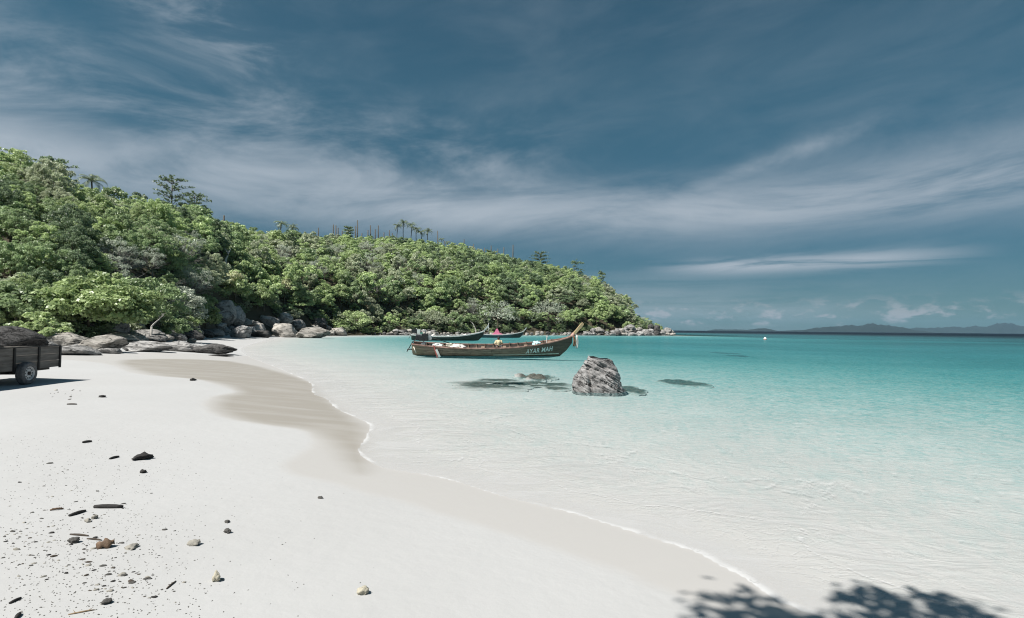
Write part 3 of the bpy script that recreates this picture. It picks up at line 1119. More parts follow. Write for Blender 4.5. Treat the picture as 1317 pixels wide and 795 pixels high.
near_rocks = [
    ('boulder', -30, 56, 422, 454, M_ROCK_LEAFSHADE, 'large dark shaded boulder rising behind the trailer', True, 6),
    ('flat_rock', 52, 84, 421, 436, M_ROCK_WARM, 'pale flat rock behind the slab beside the dark boulder', True, -3),
    ('flat_rock', 58, 117, 428, 447, M_ROCK_WARM, 'long pale slab of rock beside the large dark boulder', True, 4),
    ('flat_rock', 72, 128, 443, 457, M_ROCK, 'low grey rock slab on the sand beyond the trailer tailboard', True, 6),
    ('flat_rock', 103, 163, 433, 454, M_ROCK_WARM, 'broad pale rock with a smooth domed back on the sand', True, -5),
    ('flat_rock', 137, 192, 427, 443, M_ROCK_WARM, 'overhanging pale slab propped on the broad domed rock', True, 6),
    ('boulder', 120, 166, 412, 433, M_ROCK, 'blue-grey boulder in shade under the bushes', False, 0),
    ('flat_rock', 170, 212, 423, 441, M_ROCK, 'cracked grey rock with a pale flat top', True, 8),
    ('flat_rock', 160, 220, 440, 453, M_ROCK, 'low worn rock running out over the sand', True, 3),
    ('flat_rock', 205, 262, 440, 452.5, M_ROCK, 'long low grey rock merging into dark rock on the sand', True, 2),
    ('boulder', 252, 301, 442.5, 455.5, M_ROCK_DARK, 'dark wedge-shaped rock at the seaward end of the outcrop', True, -4),
    ('flat_rock', 272, 300, 455, 458.5, M_ROCK_DARK, 'thin dark flat stone lying on the wet sand', True, 0),
    ('boulder', 205, 232, 424, 434, M_ROCK, 'small grey boulder behind the low rock outcrop', False, 0),
    ('boulder', 228, 262, 425, 437, M_ROCK_DARK, 'dark boulder between outcrop and green bush', False, 0),
    ('boulder', 214, 249, 401, 415, M_ROCK, 'blue-grey boulder under the bare grey tree', False, 0),
]
near_rocks += [
    ('flat_rock', 44, 74, 437, 449, M_ROCK, 'grey slab showing between the trailer and the long pale slab', True, 3),
    ('flat_rock', 186, 224, 430, 441, M_ROCK_WARM, 'pale ledge behind the low worn rock', True, -4),
    ('flat_rock', 128, 158, 447, 455, M_ROCK, 'small grey ledge at the foot of the broad domed rock', True, 2),
    ('boulder', 84, 122, 414, 429, M_ROCK_DARK, 'dark rough rock under the bright bush', False, 0),
    ('boulder', 160, 186, 412, 427, M_ROCK, 'grey block under the tall green bush', False, 5),
    ('boulder', 234, 256, 410, 424, M_ROCK, 'grey boulder beside the small bright green bush', False, 0),
]
cove_rocks = [
    ('boulder', 271, 304, 385, 413, M_ROCK, 'tall leaning boulder behind the rounded one on the bank', False, 12),
    ('boulder', 281, 316, 392, 417, M_ROCK, 'big rounded grey boulder with pale streaks on the bank', False, 8),
    ('boulder', 300, 322, 409, 421, M_ROCK, 'flat-topped boulder below the big rounded boulder', True, 3),
    ('boulder', 296, 326, 418, 429, M_ROCK, 'wide grey boulder above the white oval stone', True, 2),
    ('boulder', 304, 322, 427, 434.5, M_ROCK_WARM, 'pale oval stone at the top of the sand', False, 0),
    ('boulder', 288, 299, 424, 431, M_ROCK_WARM, 'small pale round stone beside the wide boulder', False, 0),
    ('boulder', 321, 336, 413, 425, M_ROCK, 'upright grey boulder right of the flat-topped one', False, 0),
    ('boulder', 334, 361, 405, 421, M_ROCK, 'sloping boulder with a long pale face', True, 22),
    ('boulder', 350, 382, 416, 434, M_ROCK_WARM, 'pale pitted boulder at the edge of the water', False, 14),
    ('boulder', 372, 394, 411, 424, M_ROCK, 'blocky grey boulder behind the two pale shore boulders', False, 8),
    ('boulder', 379, 424, 422, 435, M_ROCK_WARM, 'broad pale boulder standing in the turquoise water', True, 3),
    ('boulder', 355, 375, 402, 416, M_ROCK, 'shaded boulder under overhanging branches', False, 5),
    ('boulder', 322, 350, 424, 434, M_ROCK_DARK, 'dark rock in the gap between pale boulders', True, 0),
    ('boulder', 428, 448, 420, 432, M_ROCK_WARM, 'tan slanting rock beyond the broad boulder', True, 18),
    ('boulder', 400, 424, 407, 424, M_ROCK_DARK, 'dark leaning rock at the foot of the wood', True, 28),
    ('boulder', 250, 276, 424, 434, M_ROCK_DARK, 'dark shaded rock under the bright green bush', True, 0),
]
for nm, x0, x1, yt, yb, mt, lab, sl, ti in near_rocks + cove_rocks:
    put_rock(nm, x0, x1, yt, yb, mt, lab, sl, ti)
for k in range(34):
    x = random.uniform(150, 428)
    yb = random.uniform(424, 436) if x > 250 else random.uniform(420, 440)
    w = random.uniform(11, 25)
    put_rock('boulder', x - w / 2, x + w / 2, yb - w * random.uniform(0.42, 0.66), yb, random.choice((M_ROCK, M_ROCK_WARM, M_ROCK, M_ROCK_DARK)),
             'tumbled grey boulder ' + ('among the cove boulders' if x > 262 else 'behind the low rock outcrop'), random.random() < .6, random.uniform(-22, 22), 'tumbled shore boulders')
# rubble between them
TONE = {M_ROCK.name: 'grey', M_ROCK_WARM.name: 'pale', M_ROCK_DARK.name: 'dark'}


def stone_label(kind, mt, slab, x, marks_):
    nm = min(marks_, key=lambda q_: abs(q_[0] - x))[1]
    return '%s %s %s %s' % (TONE[mt.name], 'flat' if slab else 'rounded', kind, nm)


SLAB_MARKS = [(70, 'by the long pale slab'), (100, 'by the low grey slab beyond the trailer'), (130, 'by the broad domed rock'), (165, 'under the overhanging pale slab'),
              (190, 'by the cracked flat-topped rock'), (215, 'by the low worn rock'), (245, 'by the long low rock')]
COVE_MARKS = [(258, 'under the small bright bush'), (290, 'below the big rounded boulder'), (315, 'by the pale oval stone'), (345, 'by the sloping boulder'),
              (368, 'by the pale pitted boulder'), (400, 'by the broad boulder in the water'), (430, 'by the tan slanting rock')]
SHORE_MARKS = [(450, 'on the shore below the yellow-green bush'), (490, 'on the shore before the engine boat'), (535, 'on the shore behind the dark boat stern'), (590, 'on the shore behind the dark boat prow'),
               (650, 'on the shore behind the pink awning boat'), (700, 'on the shore by the pale grey trees'), (740, 'on the shore behind the wooden prow'), (770, 'on the shore before the tip'),
               (805, 'where the headland tip pile begins'), (830, 'midway along the headland tip pile'), (858, 'at the outermost end of the headland')]
for k in range(46):
    x = random.uniform(60, 250)
    yb = 438 + random.uniform(-4, 9) + (4 if x < 110 else 0)
    w = random.uniform(5, 15)
    mt, sl_ = random.choice((M_ROCK, M_ROCK, M_ROCK_WARM, M_ROCK_DARK)), random.random() < .5
    put_rock('stone', x - w / 2, x + w / 2, yb - w * random.uniform(0.4, 0.65), yb, mt, stone_label('loose stone', mt, sl_, x, SLAB_MARKS),
             sl_, random.uniform(-10, 10), 'loose stones among the slabs', 'stone')
for k in range(30):
    x = random.uniform(250, 430)
    yb = 433.5 - random.uniform(0, 9) * (1 if x < 360 else 0.6)
    w = random.uniform(4, 11)
    mt, sl_ = random.choice((M_ROCK, M_ROCK, M_ROCK_WARM, M_ROCK_DARK)), random.random() < .5
    put_rock('stone', x - w / 2, x + w / 2, yb - w * random.uniform(0.45, 0.7), yb, mt, stone_label('small stone wedged', mt, sl_, x, COVE_MARKS),
             sl_, random.uniform(-10, 10), 'stones between the cove boulders', 'stone')
# rocks along the far shore of the headland
x = 436.0
while x < 866:
    big_ = 0.72 + (0.75 if (505 < x < 560 or 752 < x < 775) else 0) + (0.75 if x > 785 else 0)
    for rr_ in range(3 if x > 790 else 2):
        w = random.uniform(4.5, 10) * big_ * 0.85
        up = (rr_ * random.uniform(1.8, 3.6)) * big_ * (1 if x < 850 else 0.5)
        yb = 431.6 - (0.3 if x < 780 else 0)
        base = on_z(x, yb, 0.0)
        dz = up / FPX * base.y
        base = Vector((base.x * (1 + 0.012 * rr_), base.y * (1 + 0.012 * rr_), -0.15 + dz * 0.85))
        hgt = w * random.uniform(0.32, 0.70)
        if x > 856:
            hgt *= 0.8
        mt = random.choice((M_ROCK_WARM, M_ROCK, M_ROCK, M_ROCK_DARK) if big_ > 1 else (M_ROCK, M_ROCK_DARK, M_ROCK_DARK, M_ROCK_WARM))
        sl_ = random.random() < .4
        put_rock('shore_rock', x - w / 2, x + w / 2, yb - hgt, yb + 0.4, mt, stone_label('rock', mt, sl_, x, SHORE_MARKS), sl_, random.uniform(-15, 15),
                 'rocks along the headland shore', 'rock', base=base)
    x += random.uniform(4.0, 8.0)


# ---- the cracked rock standing in the shallows
def sea_rock():
    p = on_z(775, 505)
    px = p.y / FPX
    bm = bmesh.new()
    bmesh.ops.create_icosphere(bm, subdivisions=6, radius=1.0)
    Wd, Ht = 75 * px, 47 * px
    # outline followed as centre line and half width at heights 0..1 (in photo pixels)
    hs = [0.0, 0.15, 0.3, 0.5, 0.62, 0.72, 0.88, 1.0]
    Cc = [0.5, -2.0, -3.5, -4.0, -2.5, -1.5, -2.0, -4.5]
    Ww = [35.5, 35, 33.5, 30, 26, 22.5, 17.5, 11]
    sl = Vector((math.sin(R(29)), 0.10, math.cos(R(29))))
    pr_ = random.Random(77)
    facets = [((pr_.gauss(0, 1), -abs(pr_.gauss(0.6, .6)), pr_.gauss(0.3, .6)), pr_.uniform(0.62, 0.85)) for _ in range(9)]
    facets = [(Vector(n).normalized(), dd) for n, dd in facets]
    for v in bm.verts:
        d = v.co.normalized()
        for n, dd in facets:
            e = d.dot(n) - dd
            if e > 0:
                d = d - n * e * 0.8
        t = max(0.0, min(1.0, (d.z + 0.45) / 1.45))
        zz = t ** 0.85
        rh = math.hypot(d.x, d.y) + 1e-6
        fl = min(1.0, rh / max(0.05, math.sqrt(max(0.0, 1 - d.z * d.z))))
        ax, ay = d.x / rh, d.y / rh
        wv = float(np.interp(zz, hs, Ww)) * px
        cv = float(np.interp(zz, hs, Cc)) * px
        if zz > 0.97:
            wv *= min(1.0, rh * 4)
        k = 1 / (abs(ax) ** 2.8 + abs(ay) ** 2.8 + 1e-6) ** (1 / 2.8)
        co = Vector((cv + ax * wv * k, ay * wv * 0.85 * k, zz * Ht - 0.28 * (1 - t) ** 2))
        outd = Vector((ax, ay, 0.35)).normalized()
        co += outd * 0.045 * mnoise.fractal(co * 1.9 + Vector((5, 1, 2)), 0.7, 2.1, 5)
        # tilted joints: thin, broken, unevenly spaced cracks; every layer a little in or out
        warp = 0.10 * mnoise.noise(co * 1.3)
        lay = (co.dot(sl) + warp) / 0.135 + 0.45 * math.sin(co.dot(sl) * 21)
        idx = math.floor(lay)
        fr = lay - idx
        gate = mnoise.noise(Vector((idx * 3.7, co.x * 1.5 + idx, co.y * 1.5))) + 0.12
        groove = math.exp(-((fr - 0.5) / 0.11) ** 2) * max(0.0, min(1.0, gate * 3.2))
        co -= outd * 0.13 * groove * (1 if zz < 0.93 else 0.4)
        co += outd * 0.030 * mnoise.noise(Vector((idx * 7.1, co.x * 0.9, 0.7)))
        cl = (co.x + 17.5 * px + 0.22 * (zz - 0.5)) / 0.035
        co -= outd * 0.15 * math.exp(-cl * cl) * (1 if zz < 0.72 else 0.0) * (1 if co.y < 0.2 else 0)
        # long master joint
        mj = (co.dot(sl) - 0.52 - 0.05 * mnoise.noise(co * 2)) / 0.022
        co -= outd * 0.09 * math.exp(-mj * mj) * (1 if co.x > -0.25 else 0.2)
        co += outd * (0.016 * mnoise.fractal(co * 6.5, 0.8, 2.2, 4) + 0.006 * mnoise.noise(co * 26))
        v.co = co
    me = bpy.data.meshes.new('sea_rock')
    bm.to_mesh(me)
    bm.free()
    me.polygons.foreach_set('use_smooth', np.ones(len(me.polygons), bool))
    o = obj('sea_rock', me, M_ROCK_SEA, None, (p.x, p.y + 0.55, -0.03))
    tag(o, 'cracked layered grey rock standing alone in the shallow water', 'rock')


sea_rock()

# ---- dark submerged rocks seen through the water
sub = [(574, 700, 490.5, 502.5, 'long dark reef patch under the water left of the cracked rock'),
       (640, 742, 492.5, 499.5, 'dark reef strip joining the long reef patch to the cracked rock'),
       (610, 672, 488.5, 492.5, 'narrow dark reef strip behind the long reef patch'),
       (664, 716, 483.5, 492.0, 'dark submerged rock whose brown top just breaks the surface'),
       (694, 740, 499.5, 503.5, 'thin dark reef spit reaching the cracked rock'),
       (796, 830, 497.5, 509, 'dark submerged rock at the right foot of the cracked rock'),
       (846, 911, 489.5, 498.5, 'small dark reef patch alone in the pale shallows'),
       (915, 950, 453.6, 456.0, 'thin dark reef patch out in the turquoise water'),
       (935, 964, 457.3, 459.6, 'second thin dark reef patch nearer the shore')]
for x0, x1, ya, yb, lab in sub:
    pf, pn = gh((x0 + x1) / 2, ya), gh((x0 + x1) / 2, yb)
    pm = (pf + pn) / 2
    w = (x1 - x0) / FPX * pm.y / 2
    ln = (pf.y - pn.y) / 2
    bm = bmesh.new()
    bmesh.ops.create_icosphere(bm, subdivisions=6, radius=1.0)
    off = Vector((random.uniform(0, 99), random.uniform(0, 99), 0))
    edges = [math.hypot(v.co.x, v.co.y) for v in bm.verts]
    rise = 0.05 if 'breaks' not in lab else 0.16
    for v in bm.verts:
        d_ = v.co.normalized()
        k = 1 + 0.35 * mnoise.fractal(Vector((d_.x * 1.4, d_.y * 1.4, 0)) + off, 0.9, 2.0, 3)
        x_, y_ = v.co.x * w * k, v.co.y * ln * k
        bmp = max(0.0, v.co.z) ** 0.5 * (0.04 + rise * (0.5 + 0.9 * mnoise.fractal(Vector((x_ * 1.6, y_ * 1.1, 0)) + off, 0.8, 2.0, 5)))
        if 'breaks' in lab:
            bmp += (-0.02 + max(0, -pm.z)) * math.exp(-(((d_.x + 0.1) ** 2 + (d_.y + 0.1) ** 2) / 0.14) ** 2) * (1 if d_.z > 0 else 0)
        v.co = Vector((x_, y_, (bmp if v.co.z > 0 else -0.12)))
    zz = terrain(np.array([v.co.x + pm.x for v in bm.verts]), np.array([v.co.y + pm.y for v in bm.verts]))[0]
    for v, z_ in zip(bm.verts, zz):
        z2 = z_ + v.co.z
        v.co.z = (z2 if 'breaks' in lab else min(z2, -0.03)) - pm.z
    me = bpy.data.meshes.new('reef_rock')
    bm.to_mesh(me)
    bm.free()
    at = me.attributes.new('edge', 'FLOAT', 'POINT')
    at.data.foreach_set('value', np.array(edges, np.float32))
    me.polygons.foreach_set('use_smooth', np.ones(len(me.polygons), bool))
    tag(obj('reef_rock', me, M_REEF, None, pm), lab, 'reef')


# ------------------------------------------------------------------ special plants
def bush(name, x, ybase, wpx, hpx, leafkind, label, cat='bush', leaf=0.22, nclump=70, per=150, rc=0.16, Y=None, squat=0.7, sparse=False):
    if Y is None:
        p = gh(x, ybase)
    else:
        q = at_depth(x, ybase, Y)
        p = Vector((q.x, Y, tz(q.x, Y)))
    w = wpx / FPX * p.y / 2
    topz = at_depth(x, ybase - hpx, p.y).z
    hgt = max(0.4, topz - p.z)
    C, N, V, cc = crown_points(w, w * 0.8, hgt * 0.78, nclump, per, w * rc * 1.15, 0.12 * hgt, 0.75, 0.25 if sparse else 0.05)
    t = empty(name, p)
    obj('crown', leaves_mesh(name, C, N, leaf, 0.6, V), LEAF[leafkind], t)
    obj('trunk', trunk_mesh(name, hgt * 0.5, 0.03 * w + 0.03, cc[:8]), M_BARK, t)
    tag(t, label, cat)
    return t


bush('broadleaf_bush', 112, 434, 138, 78, 'bright', 'wide bright green large-leaved bush above the slabs', leaf=0.30, nclump=150, per=120, rc=0.17)
bush('broadleaf_bush', 20, 428, 105, 66, 'mid', 'mid green bush above the large dark boulder', leaf=0.27, nclump=110, per=110, rc=0.17)
bush('broadleaf_bush', 52, 424, 58, 22, 'yellow', 'low yellow-green plant leaning over the large dark boulder', leaf=0.2, nclump=60, per=70, rc=0.17, Y=35.5)
bush('broadleaf_bush', 182, 428, 90, 74, 'mid', 'tall green bush beside the bright large-leaved bush', leaf=0.26, nclump=100, per=110, rc=0.18)
bush('broadleaf_bush', 264, 424, 48, 32, 'bright', 'small bright green bush among the cove boulders', leaf=0.32, nclump=60, per=80, rc=0.2)
bush('broadleaf_bush', 232, 420, 62, 48, 'grey', 'thin grey-green shrub above the blue-grey boulder', leaf=0.26, nclump=60, per=60, rc=0.2, sparse=True)
bush('broadleaf_bush', 288, 383, 44, 36, 'rust', 'pinkish rust-coloured shrub above the leaning boulder', leaf=0.36, nclump=55, per=70, rc=0.22, Y=104)
bush('broadleaf_bush', 362, 396, 48, 34, 'rust', 'rust-brown shrub on the slope above the sloping boulder', leaf=0.40, nclump=55, per=70, rc=0.22, Y=128)
bush('broadleaf_bush', 452, 426, 46, 26, 'yellow', 'rounded yellow-green shore bush beyond the tan rock', leaf=0.4, nclump=50, per=70, rc=0.22)
bush('broadleaf_bush', 550, 424, 52, 24, 'olive', 'olive shore bush above the rocks behind the boats', leaf=0.45, nclump=50, per=70, rc=0.22)
bush('shore_tree', 640, 426, 58, 40, 'grey', 'pale grey thin-leaved tree overhanging the shore', 'tree', leaf=0.42, nclump=60, per=50, rc=0.22, sparse=True)
bush('shore_tree', 705, 426, 62, 36, 'grey', 'second pale grey tree on the shore toward the tip', 'tree', leaf=0.42, nclump=60, per=50, rc=0.22, sparse=True)


def bare_tree(name, x, ybase, ytop, Y, label, spread=0.35, seed=1, r0=0.16, mat_=None, levels=3, lean=0.0, cat='dead tree'):
    r_ = random.Random(seed)
    q = at_depth(x, ybase, Y)
    p = Vector((q.x, Y, q.z))
    gz = tz(q.x, Y)
    hgt = at_depth(x, ytop, Y).z - p.z
    t = empty(name, (p.x, p.y, min(gz, p.z)))
    b0 = max(0.0, p.z - gz)
    mb = MB()
    twigs = MB()

    def grow(b, a, d, L, r, lev):
        pts = [a]
        for k in range(3):
            d = (d + Vector((r_.gauss(0, .16), r_.gauss(0, .16), r_.gauss(0.05, .08)))).normalized()
            pts.append(pts[-1] + d * L / 3)
        b.tube(pts, [r, r * .8, r * .65, r * .5], 6 if lev > 1 else 4, cap=False)
        if lev > 0:
            for k in range(r_.choice((2, 3, 3))):
                s_ = r_.choice((1, 2, 3, 3))
                dd = (d + Vector((r_.gauss(0, 1), r_.gauss(0, 1), r_.gauss(0.1, .5))) * spread * 1.6).normalized()
                grow(twigs, pts[s_], dd, L * r_.uniform(.5, .75), r * .5, lev - 1)

    mb.tube([(0, 0, -0.6), (0, 0, max(0.1, b0))], [r0 * 1.2, r0 * 1.05], 7)
    grow(mb, Vector((0, 0, max(0.1, b0))), Vector((lean, 0, 1)).normalized(), hgt * 0.55, r0, levels)
    mb.build('trunk', mat_ or M_DEADWOOD, t, True)
    twigs.build('branches', mat_ or M_DEADWOOD, t, True)
    tag(t, label, cat)
    return t


bare_tree('dead_tree', 36, 342, 284, 54, 'bleached forked dead trunk standing out of the green slope', 0.55, 3, 0.20, levels=2, lean=0.35)
bare_tree('dead_tree', 290, 338, 316, 108, 'short bleached stump leaning on the wooded slope', 0.5, 9, 0.30, levels=1, lean=0.2)
bare_tree('dead_branch', 72, 428, 402, 36, 'thin bare forked branch above the pale slab', 0.6, 5, 0.05, levels=2, lean=-0.2, cat='branch')
bare_tree('dead_branch', 195, 420, 396, 48, 'bleached leaning branches over the grey rocks', 0.6, 8, 0.08, levels=2, lean=0.6, cat='branch')
bare_tree('dead_tree', 612, 424, 405, 168, 'slender pale leaning trunk on the shore behind the boats', 0.25, 12, 0.14, levels=1, lean=-0.25)
bare_tree('bare_tree', 215, 402, 345, 66, 'leafless grey branching tree above the bank boulders', 0.6, 21, 0.18, M_TWIG, levels=4, cat='tree')
bare_tree('bare_tree', 150, 385, 330, 56, 'leafless grey tree above the bright bush', 0.6, 25, 0.16, M_TWIG, levels=4, cat='tree')
bare_tree('bare_tree', 468, 372, 345, 205, 'grey bare-limbed tree in the middle of the headland slope', 0.5, 29, 0.3, M_TWIG, levels=3, cat='tree')


def ridge_base(x, off=-4.0):
    u = float(ray(x, 400).x / ray(x, 400).y)
    Y = float(np.interp(u, hU, hR)) + off
    return Vector((u * Y, Y, tz(u * Y, Y)))


# layered tree on the skyline
def layered_tree(x, ytop, wpx, label, off=-3, leafkind='dark', n_layers=5):
    b = ridge_base(x, off)
    top = at_depth(x, ytop, b.y).z
    hgt = top - b.z
    w = wpx / FPX * b.y / 2
    t = empty('layered_tree', b)
    mb = MB()
    mb.tube([(0, 0, -1), (0.1, 0, hgt * .5), (0, 0, hgt * .97)], [0.28, 0.2, 0.08], 7)
    C, N = [], []
    for i in range(n_layers):
        zf = 0.45 + 0.53 * i / (n_layers - 1)
        for k in range(6):
            a = k * math.pi / 3 + i * 0.5 + random.uniform(-.3, .3)
            L = w * random.uniform(0.55, 1.0) * (1 if i < n_layers - 1 else 0.75)
            e = Vector((math.cos(a) * L, math.sin(a) * L, hgt * zf + L * 0.12))
            mb.tube([(0, 0, hgt * zf * 0.93), e * 0.55 + Vector((0, 0, hgt * zf * 0.43)), e], [0.09, 0.06, 0.02], 4, cap=False)
            for q in range(46):
                f = random.uniform(0.35, 1.12)
                C.append((e.x * f + random.gauss(0, .28), e.y * f + random.gauss(0, .28), e.z - (1 - f) * 0.4 + random.gauss(0, .16)))
                N.append((random.gauss(0, .8), random.gauss(0, .8), random.gauss(0.5, .6)))
    mb.build('trunk', M_BARK, t, True)
    obj('crown', leaves_mesh('layered', np.array(C), unit(np.array(N)), 0.5, 0.6), LEAF[leafkind], t)
    tag(t, label, 'tree')


layered_tree(216, 230, 50, 'tall dark tree with flat layered branches on the skyline', -4)
layered_tree(246, 250, 44, 'shorter flat-crowned tree beside the tall layered one', -2)
layered_tree(62, 206, 50, 'dark flat-topped tree breaking the skyline at the hilltop', -3)
layered_tree(694, 325, 26, 'flat-topped tree on the skyline past the dead palm poles', -3)
layered_tree(446, 292, 15, 'narrow dark tree among the dead palm poles', -3, n_layers=6)
for x, yt, wpx, lab in ((740, 333, 22, 'dark round tree standing alone above the seaward ridge'), (30, 205, 60, 'grey-green tree near the crest of the hill'),
                        (772, 349, 14, 'small pointed tree on the descending seaward ridge')):
    b = ridge_base(x, -5)
    hgt = at_depth(x, yt, b.y).z - b.z
    C, N, V, cc = crown_points(wpx / FPX * b.y / 2, wpx / FPX * b.y / 2, hgt * 0.72, 30, 60, 0.9, hgt * .25)
    t = empty('round_tree', b)
    obj('crown', leaves_mesh('round_tree', C, N, 0.4, 0.6, V), LEAF['dark' if wpx < 40 else 'olive'], t)
    obj('trunk', trunk_mesh('round_tree', hgt * .5, .2, cc[:6]), M_BARK, t)
    tag(t, lab, 'tree')


def palm_mesh(hgt, seed):
    r_ = random.Random(seed)
    lx = r_.uniform(-.9, .9)
    mb = MB()
    pts = [Vector((lx * (k / 6) ** 2, 0.2 * math.sin(k), hgt * k / 6)) for k in range(7)]
    pts[0].z = -1
    mb.tube(pts, [0.2, .17, .15, .14, .13, .12, .12], 7)
    tr = mb.mesh('palm_trunk', True)
    tr.materials.append(M_PALMTRUNK)
    fb = MB()
    top = pts[-1]
    for k in range(19):
        a = k * 2.399 + r_.uniform(-.2, .2)
        e0 = r_.uniform(-0.15, 1.15)
        L = r_.uniform(2.1, 2.9)
        rach = []
        p = top.copy()
        e = e0
        for q in range(9):
            rach.append(p.copy())
            p = p + Vector((math.cos(a) * math.cos(e), math.sin(a) * math.cos(e), math.sin(e))) * L / 8
            e -= 0.17 + 0.03 * q
        side = Vector((-math.sin(a), math.cos(a), 0))
        for q in range(8):
            for h2 in range(3):
                b = rach[q].lerp(rach[q + 1], h2 / 3)
                b2 = rach[q].lerp(rach[q + 1], (h2 + 0.75) / 3)
                ll = 0.62 * math.sin(math.pi * (0.12 + 0.85 * (q + h2 / 3) / 8)) + 0.08
                fwd = (rach[q + 1] - rach[q]).normalized()
                for sg in (-1, 1):
                    tip = b2 + (side * sg + fwd * 0.6 + Vector((0, 0, -0.55))).normalized() * ll
                    fb.add([b, b2, tip], [(0, 1, 2)])
    me = bpy.data.meshes.new('palm_fronds')
    me.from_pydata(fb.v, [], fb.f)
    at = me.attributes.new('leafvar', 'FLOAT', 'POINT')
    at.data.foreach_set('value', rng.uniform(0, 1, len(me.vertices)).astype(np.float32))
    me.materials.append(LEAF['palm'])
    return tr, me


PALMS = [palm_mesh(6.0, 40 + i) for i in range(4)]
palms = [(112, 227, 'lone coconut palm on the skyline of the near hill', None), (359, 284, 'taller of two palms on the ridge above the cove', None),
         (374, 289, 'shorter of two palms on the ridge above the cove', None)]
palms += [(x, y, 'coconut palm in the clump on the headland ridge', 'palms clumped on the headland ridge') for x, y in ((508, 288), (517, 284), (527, 287), (534, 292), (541, 297), (549, 295))]
palms += [(x, y, 'small distant palm past the clump on the ridge', 'small palms on the ridge') for x, y in ((566, 305), (575, 309), (583, 312), (601, 318))]
for i, (x, yt, lab, grp) in enumerate(palms):
    b = ridge_base(x, -6 if x < 500 else -3)
    top = at_depth(x, yt, b.y).z - 1.0
    tr, fr_ = PALMS[i % 4]
    hgt = max(2.5, top - b.z)
    sc = 1.3 if x < 560 else 0.8
    t = empty('palm_tree', b, (0, 0, random.uniform(0, 6)))
    q = obj('trunk', tr, None, t, scale=(sc, sc, hgt / 6))
    f = obj('fronds', fr_, None, t, loc=(0, 0, hgt - 6 * sc * 0.95 if False else hgt - 6 * sc), scale=sc)
    tag(t, lab, 'palm', grp)

# dead palm poles along the ridge
pole_px = [(407, 293), (426, 289), (430, 290), (433, 293), (438, 297), (455, 291), (458, 283), (463, 300), (471, 296), (475, 290), (481, 295), (485, 290), (492, 299),
           (499, 296), (503, 300), (562, 297), (570, 310), (596, 308), (608, 314), (622, 319), (631, 316), (635, 322), (640, 320), (647, 318), (659, 315), (284, 277)]
for i, (x, yt) in enumerate(pole_px):
    b = ridge_base(x, random.uniform(-12, -2))
    L = max(2.0, at_depth(x, yt, b.y).z - b.z)
    mb = MB()
    lx = random.uniform(-.25, .25)
    mb.tube([(0, 0, -0.8), (lx * .3, 0, L * .4), (lx, random.uniform(-.2, .2), L)], [0.33, 0.30, 0.24], 6)
    o = mb.build('dead_palm_trunk', M_PALMTRUNK, None, True, loc=b)
    tag(o, 'bare dead palm trunk standing like a pole on the ridge', 'dead tree', 'dead palm poles on the ridge')

# ------------------------------------------------------------------ longtail boats
M_PROW = simple_mat('prow_wood', (0.50, 0.36, 0.21), 0.6, 0.25, 3.0, stretch=(0.3, 1, 1))
M_RIB = simple_mat('rib_wood', (0.20, 0.15, 0.11), 0.8, 0.3, 6.0)
M_INNER = simple_mat('inner_wood', (0.06, 0.05, 0.042), 0.85, 0.35, 4.0)
M_RAILRED = simple_mat('faded_red_paint', (0.27, 0.165, 0.135), 0.7, 0.55, 2.0)
M_RAILPALE = simple_mat('pale_paint', (0.50, 0.52, 0.50), 0.7, 0.25, 4.0)
M_CREAM = simple_mat('cream_paint', (0.62, 0.58, 0.50), 0.7, 0.2, 5.0)
M_WHITEP = simple_mat('white_letters', (0.78, 0.78, 0.74), 0.6, 0.08, 5.0)
M_RED = simple_mat('red_paint', (0.34, 0.09, 0.075), 0.6, 0.3, 6.0)
M_BLACK = simple_mat('engine_black', (0.022, 0.023, 0.025), 0.5, 0.4, 8.0)
M_STEEL = simple_mat('engine_steel', (0.38, 0.39, 0.40), 0.45, 0.3, 8.0, metal=0.7)
M_GREENP = simple_mat('green_paint', (0.10, 0.25, 0.19), 0.6, 0.3, 6.0)
M_CLOTHW = simple_mat('white_cloth', (0.66, 0.64, 0.60), 0.9, 0.15, 6.0)
M_CLOTHB = simple_mat('brown_cloth', (0.22, 0.13, 0.08), 0.9, 0.3, 6.0)
M_CLOTHC = simple_mat('aqua_cloth', (0.42, 0.60, 0.62), 0.9, 0.15, 6.0)
M_PINK = simple_mat('pink_cloth', (0.42, 0.12, 0.20), 0.85, 0.2, 5.0)
M_ROPE = simple_mat('rope', (0.48, 0.45, 0.38), 0.9, 0.25, 12.0)
M_HOLE_SHADE = simple_mat('hole_shade', (0.045, 0.045, 0.047), 0.8, 0.3, 12.0)


